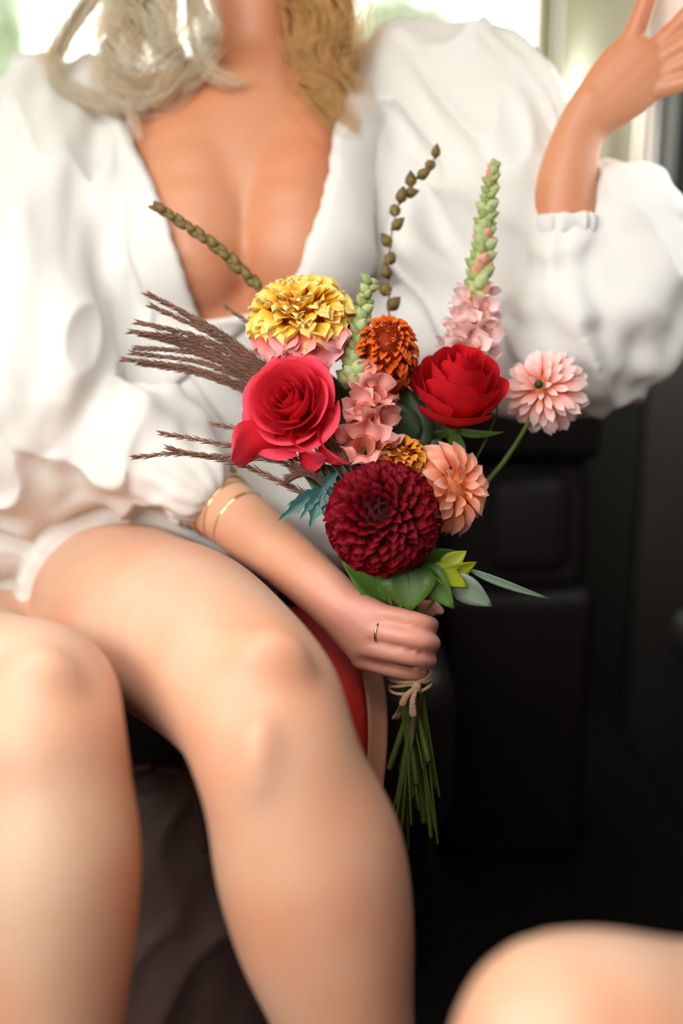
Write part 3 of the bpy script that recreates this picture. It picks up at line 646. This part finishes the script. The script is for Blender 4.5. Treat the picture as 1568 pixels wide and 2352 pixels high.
def add_stem(root, base, face, m=None, r=.0023, end=None, curve=.5):
    k = NST[0]; NST[0] += 1
    a = k * 2.4; rr = .0125 * math.sqrt((k % 13 + .4) / 13)
    b = BIND + BR * rr * math.cos(a) + BF * rr * math.sin(a)
    b2 = b + BDIR * .045
    if end is None:
        t = random.random()
        e = P(895 + 115 * ((k * .382) % 1), 1740 + 210 * t, .935 + .03 * random.random())
    else: e = end
    up = (b - base).length
    m1 = base - face * up * .22
    if face.dot(b - base) > 0: m1 = base + (b - base) * .3
    m2 = b - BDIR * up * .18
    bm = bmesh.new(); tube(bm, [(base, r * .8), (m1, r * .9), (m2 + (m1 - m2) * .15, r), (b, r), (b2, r), (e, r)], RT, 7, 5)
    o = link('stem', to_mesh(bm, 'stem'), m or M['stem'], root)
    o.matrix_parent_inverse = Matrix.Translation(root.location).inverted()
    return o
def place(me, root, loc, rot, sc=1.0, name='petal', m=None):
    o = link(name, me, m, root); o.matrix_local = Matrix.Translation(loc) @ rot.to_4x4() @ Matrix.Diagonal((sc, sc, sc, 1)); return o
def head(name, c, label, cat='flower'):
    r = empty(name, c); tag(r, label, cat, GRP); return r
def globe(name, c, face, label, m, n, core, L, Wd, th_max, kinds, open0=.1, open1=.75, squash=.8, size0=.35, sizee=1.0, core_m=None, jitter=.08, spin=0.0, alt=None):
    """a many-petalled head: petals spiral outwards over a domed core"""
    root = head(name, c, label); R0 = frame(face, spin)
    meshes = [petal_mesh(name + '_petal', L, Wd, seed=i, **kinds[i % len(kinds)]) for i in range(max(2, len(kinds)))]
    for me in meshes: me.materials.append(m)
    altm = None
    if alt: altm = [petal_mesh(name + '_under_petal', L * 1.25, Wd * 1.5, seed=i, **kinds[i % len(kinds)]) for i in range(2)]; [q.materials.append(alt) for q in altm]
    for i in range(n):
        t = (i + .5) / n; th = th_max * math.sqrt(t) if th_max < 2 else math.acos(max(-1, 1 - (1 - math.cos(th_max)) * t))
        az = i * 2.39996 + random.gauss(0, jitter)
        d = Vector((math.sin(th) * math.cos(az), math.sin(th) * math.sin(az), math.cos(th)))
        pos = Vector((d.x * core, d.y * core, d.z * core * squash))
        tang = Vector((math.cos(th) * math.cos(az), math.cos(th) * math.sin(az), -math.sin(th)))
        o_ = open0 + (open1 - open0) * t
        z = (d * (1 - o_) + tang * o_).normalized(); z = (z + Vector((random.gauss(0, 1), random.gauss(0, 1), random.gauss(0, 1))) * jitter * .6).normalized()
        inner = -tang if th < .15 else (Vector((0, 0, 1)) - d * .2)
        x = inner - z * inner.dot(z)
        if x.length < .01: x = z.orthogonal()
        x.normalize(); y = z.cross(x)
        rot = R0 @ Matrix((x, y, z)).transposed()
        use = random.choice(meshes)
        if alt and (R0 @ d).dot(UP) < -.42 and (R0 @ d).dot(-FWD) > -.3 and random.random() < .5: use = random.choice(altm)
        place(use, root, R0 @ pos, rot, (size0 + (sizee - size0) * min(1, t * 1.6)) * random.uniform(.9, 1.1))
    bm = bmesh.new(); ball(bm, Vector((0, 0, 0)), core * .93, core * .93, core * .93 * squash, None, 16)
    o = link('flower_core', to_mesh(bm, 'flower_core'), core_m or M['leafd'], root); o.matrix_local = R0.to_4x4()
    lm = leaf_mesh('sepal', core * 1.3, core * .5); lm.materials.append(M['leaf'])
    for k in range(6):
        place(lm, root, R0 @ Vector((0, 0, -core * squash * .9)), R0 @ Matrix.Rotation(k * PI / 3, 3, 'Z') @ Matrix.Rotation(math.radians(55), 3, 'Y'), 1, 'sepal')
    add_stem(root, c - face.normalized() * core * squash * .85, face.normalized(), r=.003)
    return root
def leaf_mesh(name, L, Wd, fold=.25, bend=.25, nv=8, serr=0.0):
    vs, fs, tt = [], [], []
    for j in range(nv + 1):
        t = j / nv; w = max(.02, math.sin(PI * t ** .75) ** .9) if 0 < t < 1 else .03
        if serr: w *= 1 + serr * (1 if j % 2 else -1)
        for s in (-1, -.5, 0, .5, 1):
            vs.append((fold * abs(s) * w * Wd * .5 - bend * L * t * t, s * w * Wd / 2, t * L)); tt.append(t)
    for j in range(nv):
        for i in range(4):
            a = j * 5 + i; fs.append((a, a + 1, a + 6, a + 5))
    me = bpy.data.meshes.new(name); me.from_pydata(vs, [], fs); me.polygons.foreach_set('use_smooth', [True] * len(fs)); set_tt(me, tt); return me
# ---- roses
def rose(name, c, face, label, m, rad, hgt, spin, open_, specs=None, cone=.8):
    root = head(name, c, label); R0 = frame(face, spin)
    n = 26
    for k in range(n):
        t = k / (n - 1)
        az = k * 2.39996; rt = rad * (.10 + .90 * t ** 1.05)                        # rim radius
        span = math.radians(150 - 75 * t if t < .5 else 112 - 20 * (t - .5))
        top = hgt * (.55 - .10 * t - open_ * t ** 3 * .55)                         # rim height over the centre
        bot = -hgt * (.45 - .05 * t); rb = rad * (.06 + .10 * t)
        flare = .02 + .34 * max(0, t - .35) ** 1.3 * open_; nu, nv = 12, 9
        vs, fs, tt = [], [], []
        for j in range(nv + 1):
            v = j / nv
            for i in range(nu + 1):
                s = 2 * i / nu - 1
                vv = v * (1 - .22 * abs(s) ** 2.6)                                   # rounded upper corners
                prof = math.sin(min(vv, .8) / .8 * PI / 2) ** cone
                r = rb + (rt - rb) * prof + rad * flare * max(0, vv - .68) ** 1.5 * 6 + rad * .05 * s * s * t
                r *= 1 + .05 * t * noise.noise(Vector((s * 2 + k, vv * 2, k * 1.7)))
                z = bot + (top - bot) * vv - rad * flare * max(0, vv - .78) ** 2 * 14 + rad * .07 * t * noise.noise(Vector((s * 2.5, k * 3.1, 0))) * vv
                a = s * span / 2 * (1 - .25 * (1 - vv)) + (.35 * (1 - t) * vv)
                vs.append((r * math.cos(a), r * math.sin(a), z)); tt.append(min(1, .25 + .75 * vv) * (.55 + .45 * t))
        for j in range(nv):
            for i in range(nu):
                a = j * (nu + 1) + i; fs.append((a, a + 1, a + nu + 2, a + nu + 1))
        me = bpy.data.meshes.new(name + '_petal'); me.from_pydata(vs, [], fs); me.polygons.foreach_set('use_smooth', [True] * len(fs)); set_tt(me, tt); me.materials.append(m)
        place(me, root, Vector((0, 0, 0)), R0 @ Matrix.Rotation(az, 3, 'Z'))
    for (dirv, tw, L, Wd, loc) in (specs or []):
        me = petal_mesh(name + '_loose', L, Wd, cup=-.35, bend=-.55, tip=.6, ruffle=.05, nu=8, nv=10, base=.5); me.materials.append(m)
        place(me, root, loc, frame(dirv, tw))
    lm = leaf_mesh('sepal', hgt * .55, hgt * .16); lm.materials.append(M['leaf'])
    for k in range(5): place(lm, root, R0 @ Vector((0, 0, -hgt * .45)), R0 @ Matrix.Rotation(k * 1.2566, 3, 'Z') @ Matrix.Rotation(math.radians(100), 3, 'Y'), 1, 'sepal')
    bm = bmesh.new(); ball(bm, Vector((0, 0, 0)), rad * .2, rad * .2, rad * .26, None, 12); place(to_mesh(bm, 'hip'), root, R0 @ Vector((0, 0, -hgt * .48)), R0, 1, 'rose_hip', M['leaf'])
    add_stem(root, c - face.normalized() * hgt * .5, face.normalized(), r=.0032)
    return root
rose('rose', P(668, 925, .905), V3(-.22, .20, .95), 'coral-red rose, fully open towards the camera, left of the bouquet', M['p_rose'], .044, .060, .5, 1.0,
     [(V3(.35, -.95, .25), 0.0, .042, .034, RT * .030 - UP * .022), (V3(-.95, -.25, .2), .3, .046, .046, -RT * .014 - UP * .036), (V3(.5, -.6, .35), .2, .034, .050, RT * .008 - UP * .032)])
rose('rose', P(1050, 905, .955), V3(.05, .78, .62), 'deep red half-open rose seen from the side, right of the bouquet centre', M['p_red'], .045, .088, 1.1, .6, cone=1.5)
# ---- domed flowers
globe('dahlia', P(880, 1190, .895), V3(.05, .16, 1), 'burgundy ball dahlia, darkest and lowest flower of the bouquet', M['p_burg'], 270, .040, .0165, .0160, 2.0,
      [dict(cup=.75, bend=.25, tip=.35), dict(cup=.65, bend=.35, tip=.3)], open0=.25, open1=.62, squash=.85, size0=.55, core_m=M['p_burg'])
globe('dahlia', P(1040, 1120, .935), V3(.55, .12, .8), 'peach dahlia with pointed petals right of the burgundy dahlia', M['p_peach'], 85, .020, .034, .0185, 1.85,
      [dict(cup=.45, bend=.25, tip=.2), dict(cup=.35, bend=.4, tip=.25)], open0=.2, open1=.62, squash=.7, size0=.4, core_m=M['p_peach'])
pk = globe('dahlia', P(1248, 892, .985), V3(-.38, .06, .9), 'pale pink open flower with dark eye, farthest right of the bouquet', M['p_pink'], 110, .018, .038, .0135, 1.75,
      [dict(cup=.35, bend=.1, tip=.75), dict(cup=.3, bend=.3, tip=.8)], open0=.35, open1=.8, squash=.55, size0=.4, core_m=M['p_peach'])
bm = bmesh.new(); ball(bm, Vector((0, 0, 0)), .0045, .0045, .004, None, 12); place(to_mesh(bm, 'eye'), pk, V3(-.38, .06, .9) * .0225, frame(V3(-.38, .06, .9)), 1, 'flower_eye', M['eye'])
globe('peony', P(692, 725, .955), V3(-.08, .72, .70), 'large ruffled yellow flower with pink lower petals, top of the bouquet', M['p_yell'], 230, .033, .026, .0215, 2.15,
      [dict(cup=.5, bend=.3, tip=.9, ruffle=.16), dict(cup=.4, bend=.5, tip=.85, ruffle=.22), dict(cup=.6, bend=.0, tip=.9, ruffle=.12)], open0=.1, open1=.6, squash=.62, size0=.5, core_m=M['p_amber'], jitter=.24, alt=M['p_ypink'])
globe('cockscomb', P(882, 822, .955), V3(.16, .72, .66), 'rust-orange textured dome flower between yellow flower and red rose', M['p_orange'], 300, .025, .0105, .0082, 2.4,
      [dict(cup=.7, bend=.6, tip=.6), dict(cup=.5, bend=.8, tip=.5)], open0=.1, open1=.35, squash=1.45, size0=.7, core_m=M['p_orange'], jitter=.2)
globe('marigold', P(922, 1048, .925), V3(.1, .75, .62), 'small amber flower just above the burgundy dahlia', M['p_amber'], 90, .015, .013, .011, 1.9,
      [dict(cup=.5, bend=.4, tip=.9, ruffle=.1), dict(cup=.4, bend=.5, tip=.8, ruffle=.12)], open0=.1, open1=.6, squash=.7, size0=.6, core_m=M['p_amber'], jitter=.15)
# ---- snapdragons
def floret_mesh(name, s, m):
    bm = bmesh.new()
    vs, fs, tt = [], [], []
    def add(verts, faces, ts):
        o = len(vs); vs.extend(verts); fs.extend([tuple(i + o for i in f) for f in faces]); tt.extend(ts)
    n = 10; rings = [(0, .12), (.25, .26), (.55, .34), (.7, .36)]
    v_, f_, t_ = [], [], []
    for z, r in rings:
        for k in range(n): v_.append((r * s * math.cos(2 * PI * k / n), r * s * math.sin(2 * PI * k / n), z * s)); t_.append(z * .6)
    for j in range(3):
        for k in range(n): f_.append((j * n + k, j * n + (k + 1) % n, (j + 1) * n + (k + 1) % n, (j + 1) * n + k))
    add(v_, f_, t_)
    for az, L, Wd, tilt in ((.5, .75, .75, 45), (-.5, .75, .75, 45), (2.2, .62, .6, 70), (-2.2, .62, .6, 70), (PI, .6, .65, 85)):
        pmh = petal_mesh('tmp', L * s, Wd * s, cup=-.4, bend=-.7, tip=.95, nu=4, nv=6, base=.6)
        Rm = Matrix.Rotation(az, 4, 'Z') @ Matrix.Translation((.30 * s, 0, .62 * s)) @ Matrix.Rotation(math.radians(tilt * .7), 4, 'Y') @ Matrix.Rotation(PI, 4, 'Z')
        add([tuple(Rm @ v.co) for v in pmh.vertices], [tuple(p.vertices) for p in pmh.polygons], [.5 + .5 * d.value for d in pmh.attributes['tt'].data])
        bpy.data.meshes.remove(pmh)
    bm.free()
    me = bpy.data.meshes.new(name); me.from_pydata(vs, [], fs); me.polygons.foreach_set('use_smooth', [True] * len(fs)); set_tt(me, tt); me.materials.append(m); return me
def bud_mesh(name, s, m, fat=.42):
    bm = bmesh.new(); tube(bm, [(Vector((0, 0, 0)), .15 * s), (Vector((0, 0, .3 * s)), fat * s), (Vector((0, 0, .75 * s)), fat * .75 * s), (Vector((0, 0, 1.05 * s)), .10 * s)], RT, 8, 3)
    me = to_mesh(bm, name); me.materials.append(m); return me
def spire(name, pts, label, items, cat='flower', stem_m=None, r=.0018, end=None):
    """pts: spine from base to tip; items: (t0, t1, count, mesh list, size0, size1, tilt, part name)"""
    base = P(*pts[0]); root = head(name, base, label, cat)
    path = [q[0] for q in spline([(P(*p),) for p in pts], 10)]; n = len(path) - 1
    bm = bmesh.new(); tube(bm, [(p - base, r * (1 - .6 * i / n)) for i, p in enumerate(path)], RT, 7, 1)
    link('spine', to_mesh(bm, 'spine'), stem_m or M['stem'], root)
    for (t0, t1, cnt, meshes, s0, s1, tilt, nm) in items:
        for i in range(cnt):
            u = (i + .5) / cnt; t = t0 + (t1 - t0) * u; k = min(int(t * n), n - 1); p = path[k] + (path[k + 1] - path[k]) * (t * n - k)
            T = (path[min(k + 1, n)] - path[max(k - 1, 0)]).normalized(); az = i * 2.39996 + random.gauss(0, .2)
            A = (RT - T * RT.dot(T)).normalized(); B = T.cross(A); out = A * math.cos(az) + B * math.sin(az)
            z = (T * math.cos(tilt) + out * math.sin(tilt)).normalized(); x = (T - z * T.dot(z)).normalized(); y = z.cross(x)
            place(random.choice(meshes), root, p - base, Matrix((x, y, z)).transposed(), (s0 + (s1 - s0) * u) * random.uniform(.9, 1.1), nm)
    T0 = (path[1] - path[0]).normalized()
    add_stem(root, base, T0, stem_m, r=r * 1.2, end=end)
    return root
fl_p = [floret_mesh('floret', .027, M['p_snap'])]; fl_c = [floret_mesh('floret', .025, M['p_snapc'])]
bd_g = [bud_mesh('bud', .014, M['bud']), bud_mesh('bud', .014, M['bud_pale'], .5)]
bd_p = [bud_mesh('bud', .014, M['p_snap'])]
spire('snapdragon', [(1065, 850, .985), (1085, 740, .992), (1105, 600, .998), (1118, 480, 1.0), (1136, 375, 1.0)], 'tall snapdragon, pink blossoms below and green buds to its tip', 
      [(.02, .36, 15, fl_p, 1.15, .8, 1.25, 'blossom'), (.34, .5, 8, bd_p + bd_g, 1.0, .95, .9, 'bud'), (.38, .99, 64, bd_g + bd_g + bd_p, 1.2, .55, 1.1, 'bud')])
spire('snapdragon', [(830, 1075, .925), (838, 1010, .922), (850, 950, .925), (862, 885, .93)], 'coral-pink snapdragon in the middle, above the burgundy dahlia',
      [(.0, .98, 13, fl_c, 1.25, .75, 1.1, 'blossom')])
spire('snapdragon', [(812, 890, .945), (818, 820, .945), (828, 740, .95), (850, 640, .955)], 'short green snapdragon spike in bud right of the yellow flower',
      [(.0, .98, 52, [bd_g[1], bd_g[0]], 1.25, .7, 1.1, 'bud')])
tb_ = [bud_mesh('bud', .016, M['budbrown'], .32)]
spire('budded_twig', [(640, 760, .985), (590, 660, .99), (510, 580, .995), (430, 520, 1.0), (368, 480, 1.0)], 'brown budded twig pointing up left across the neckline',
      [(.22, 1.0, 26, tb_, 1.0, .75, .35, 'bud')], 'twig', M['twig'])
spire('budded_twig', [(893, 800, 1.0), (893, 700, 1.01), (893, 590, 1.015), (912, 480, 1.02), (950, 420, 1.02), (1005, 355, 1.02)], 'thin twig with spaced buds standing upright beside the tall snapdragon',
      [(.15, 1.0, 13, [bud_mesh('bud', .016, M['budbrown'], .42)], 1.0, .8, .7, 'bud')], 'twig', M['twig'], r=.0012)
# ---- dried grass plumes
def plume(pts, label, n=210, r=.0008):
    base = P(*pts[0]); root = head('dried_grass', base, label, 'grass')
    path = [q[0] for q in spline([(P(*p),) for p in pts], 10)]; m_ = len(path) - 1
    bm = bmesh.new(); tube(bm, [(p - base, r * (1 - .7 * i / m_)) for i, p in enumerate(path)], RT, 5, 1); link('stalk', to_mesh(bm, 'stalk'), M['plume'], root)
    bm = bmesh.new()
    for i in range(n):
        t = .12 + .88 * i / n; k = min(int(t * m_), m_ - 1); p = path[k] + (path[k + 1] - path[k]) * (t * m_ - k) - base
        T = (path[k + 1] - path[k]).normalized(); A = T.orthogonal().normalized(); B = T.cross(A); az = i * 2.4
        o_ = A * math.cos(az) + B * math.sin(az); d = (T + o_ * .33).normalized(); L = .016 * (1 - .4 * t) * random.uniform(.7, 1.2)
        side = d.cross(o_).normalized(); w = .0010
        q = [bm.verts.new(p)] + [bm.verts.new(p + d * L * .4 + side * w * math.cos(a) + d.cross(side) * w * math.sin(a)) for a in (0, 2.09, 4.19)] + [bm.verts.new(p + d * L)]
        for a, b in ((1, 2), (2, 3), (3, 1)):
            bm.faces.new((q[0], q[b], q[a])); bm.faces.new((q[a], q[b], q[4]))
    o = link('seed_head', to_mesh(bm, 'seed_head', False), M['plume'], root); o['kind'] = 'stuff'
    add_stem(root, base, (path[1] - path[0]).normalized(), M['plume'], r=.0010, end=P(900 + 60 * random.random(), 1650, .945))
PL = [((620, 850), (500, 760), (345, 678)), ((622, 856), (490, 770), (352, 705)), ((620, 860), (470, 780), (322, 742)), ((615, 865), (480, 790), (305, 762)), ((610, 872), (470, 800), (330, 770)),
      ((605, 878), (480, 815), (345, 772)), ((600, 885), (460, 815), (318, 800)), ((596, 890), (470, 835), (310, 812)), ((590, 900), (450, 848), (288, 826)), ((585, 908), (460, 860), (330, 836)),
      ((612, 862), (540, 800), (420, 720)), ((604, 880), (520, 830), (400, 770))]
lab = 'dried brown grass plume fanning out left above the coral rose'
for i, (a, b, c) in enumerate(PL):
    plume([(a[0] + 50, a[1] + 40, .955), (a[0], a[1], .95 + .002 * i), (b[0], b[1], .945 + .002 * i), (c[0], c[1], .94 + .003 * i)], lab)
plume([(640, 850, .975), (600, 770, .975), (520, 705, .975)], 'short grass plume behind the left edge of the yellow flower', 60)
plume([(720, 1120, .925), (640, 1040, .92), (500, 1018, .915), (378, 996, .91)], 'grass plume running just under the loose rose petal, upper of the low ones', 90)
plume([(745, 1165, .93), (680, 1125, .925), (560, 1070, .92), (430, 1042, .915), (312, 1050, .91)], 'longest low grass plume passing below the coral rose', 130)
plume([(750, 1130, .93), (700, 1085, .925), (600, 1052, .92), (470, 1046, .915), (390, 1030, .91)], 'low grass plume tucked under the coral rose', 100)
plume([(760, 1120, .925), (690, 1060, .92), (600, 1000, .925), (495, 975, .93)], 'grass plume ending beside the loose left rose petal', 80)
for i in range(4): plume([(770, 1150, .925), (740 - 6 * i, 1110 - 8 * i, .918), (690 - 12 * i, 1075 + 10 * i, .915)], 'short grass tuft beneath the coral rose', 50)
# ---- leaves
def leaf(name, a, b, wd, m, label, roll=0.0, bend=.15, fold=.3, stem=True, serr=0.0, nv=8):
    A, B = P(*a), P(*b); d = (B - A); L = d.length; d.normalize(); f = -FWD - d * (-FWD).dot(d); f.normalize(); y = d.cross(f)
    rot = Matrix((f, y, d)).transposed() @ Matrix.Rotation(roll, 3, 'Z')
    root = head(name, A, label, 'leaf')
    me = leaf_mesh(name + '_blade', L, wd, fold, bend, nv, serr); o = link('blade', me, m, root); o.matrix_local = rot.to_4x4()
    md = o.modifiers.new('t', 'SOLIDIFY'); md.thickness = .0006
    bm = bmesh.new(); tube(bm, [(Vector((0, 0, 0)), .0009), (Vector((-.10 * bend * L, 0, L * .3)), .0007), (Vector((-.81 * bend * L, 0, L * .9)), .0003)], RT, 5, 4)
    r_ = link('midrib', to_mesh(bm, 'midrib'), m, root); r_.matrix_local = rot.to_4x4()
    if stem: add_stem(root, A, d, r=.0012)
    return root
LV = [('leaf', (905, 1400, .935), (795, 1290, .915), .026, 'leaf', 'green leaf between forearm and burgundy dahlia', .3),
      ('leaf', (915, 1395, .93), (828, 1275, .92), .018, 'leaf', 'narrow green leaf lying above the index finger', -.5),
      ('leaf', (935, 1300, .915), (942, 1400, .905), .052, 'leaf', 'broad green leaf hanging over the grip below the dahlia', .2),
      ('leaf', (960, 1290, .92), (1038, 1398, .905), .028, 'leaf', 'pointed green leaf above the thumb tip', .2),
      ('leaf', (940, 1330, .925), (1050, 1270, .925), .040, 'leaf', 'bright green leaf right below the burgundy dahlia', .3),
      ('leaf', (1000, 1330, .925), (1095, 1300, .915), .022, 'leaflime', 'yellow-green leaf at the right of the grip', .5),
      ('leaf', (985, 1300, .918), (1075, 1345, .912), .020, 'leaflime', 'lime leaf under the yellow-green one', -.3),
      ('leaf', (1010, 1310, .922), (1070, 1265, .918), .018, 'leaflime', 'small lime leaf pointing up right of the dahlia', -.2),
      ('leaf', (1030, 1320, .925), (1128, 1398, .92), .026, 'leafgrey', 'grey-green drooping leaf right of the grip', .3),
      ('leaf', (1070, 1305, .93), (1260, 1388, .925), .008, 'leafgrey', 'thin pale blade reaching out right over the dark seat', .4),
      ('leaf', (770, 1120, .93), (700, 1075, .925), .030, 'leafd', 'dark green leaf under the coral rose', .3),
      ('leaf', (850, 1180, .945), (770, 1060, .925), .034, 'leafd', 'dark leaf between coral rose and burgundy dahlia', .2),
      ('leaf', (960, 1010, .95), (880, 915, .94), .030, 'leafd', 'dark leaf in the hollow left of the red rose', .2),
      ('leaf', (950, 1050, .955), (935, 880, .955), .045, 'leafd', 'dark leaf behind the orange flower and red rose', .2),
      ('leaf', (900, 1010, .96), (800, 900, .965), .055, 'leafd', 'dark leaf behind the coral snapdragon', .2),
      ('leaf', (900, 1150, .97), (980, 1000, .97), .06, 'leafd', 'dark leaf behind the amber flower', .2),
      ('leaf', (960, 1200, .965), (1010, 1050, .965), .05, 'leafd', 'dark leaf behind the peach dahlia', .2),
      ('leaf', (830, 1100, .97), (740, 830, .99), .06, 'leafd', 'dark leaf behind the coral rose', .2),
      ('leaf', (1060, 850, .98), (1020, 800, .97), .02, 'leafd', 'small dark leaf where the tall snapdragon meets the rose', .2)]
for nm, a, b, wd_, mk, lb, rl in LV: leaf(nm, a, b, wd_, M[mk], lb, rl)
# teal thistle bract
th = head('thistle_bract', P(740, 1120, .915), 'teal spiky thistle leaf left of the burgundy dahlia', 'leaf')
for (x, y, d, w_) in ((640, 1195, .905, .012), (712, 1212, .90, .012), (660, 1160, .91, .008), (745, 1185, .905, .010), (690, 1190, .90, .008)):
    A, B = P(740, 1120, .915), P(x, y, d); dv = B - A; L = dv.length; dv.normalize(); f = (-FWD - dv * (-FWD).dot(dv)).normalized()
    me = leaf_mesh('spike', L, w_, .4, .1, 8, .25); me.materials.append(M['teal']); place(me, th, Vector((0, 0, 0)), Matrix((f, dv.cross(f), dv)).transposed(), 1, 'spike')
for (x, y, w_) in ((775, 1085, .012), (768, 1140, .01)):
    A, B = P(740, 1120, .915), P(x, y, .915); dv = B - A; L = dv.length; dv.normalize(); f = (-FWD - dv * (-FWD).dot(dv)).normalized()
    me = leaf_mesh('spike', L, w_, .4, .1, 8, .25); me.materials.append(M['teal']); place(me, th, Vector((0, 0, 0)), Matrix((f, dv.cross(f), dv)).transposed(), 1, 'spike')
add_stem(th, P(745, 1120, .918), V3(-.5, .6, 0), M['stem'], r=.0015)
# ---- twine
tc = P(941, 1562, .9365); tw = empty('twine', tc); tag(tw, 'tan twine wound round the stems just under the hand', 'twine')
for k in range(4):
    bm = bmesh.new(); n = 28; pts = []
    for i in range(n + 1):
        a = 2 * PI * i / n; pts.append(((BR * math.cos(a) * .0195 + BF * math.sin(a) * .0195) + BDIR * (.0035 * (k - 1.5) + .003 * math.sin(a + k * 1.9)), .0017))
    tube(bm, pts, BDIR, 6, 1); link('coil', to_mesh(bm, 'coil'), M['twine'], tw)
bm = bmesh.new(); ball(bm, BR * .004 - FWD * .021 + BDIR * .004, .005, .004, .006, None, 10); link('knot', to_mesh(bm, 'knot'), M['twine'], tw)
for e in ((948, 1640), (925, 1615)):
    bm = bmesh.new(); q = P(e[0], e[1], .912) - tc; tube(bm, [(BR * .004 - FWD * .022 + BDIR * .004, .0022), (q * .55 - FWD * .012, .003), (q, .0038)], RT, 7, 5); link('loose_end', to_mesh(bm, 'loose_end'), M['twine'], tw)
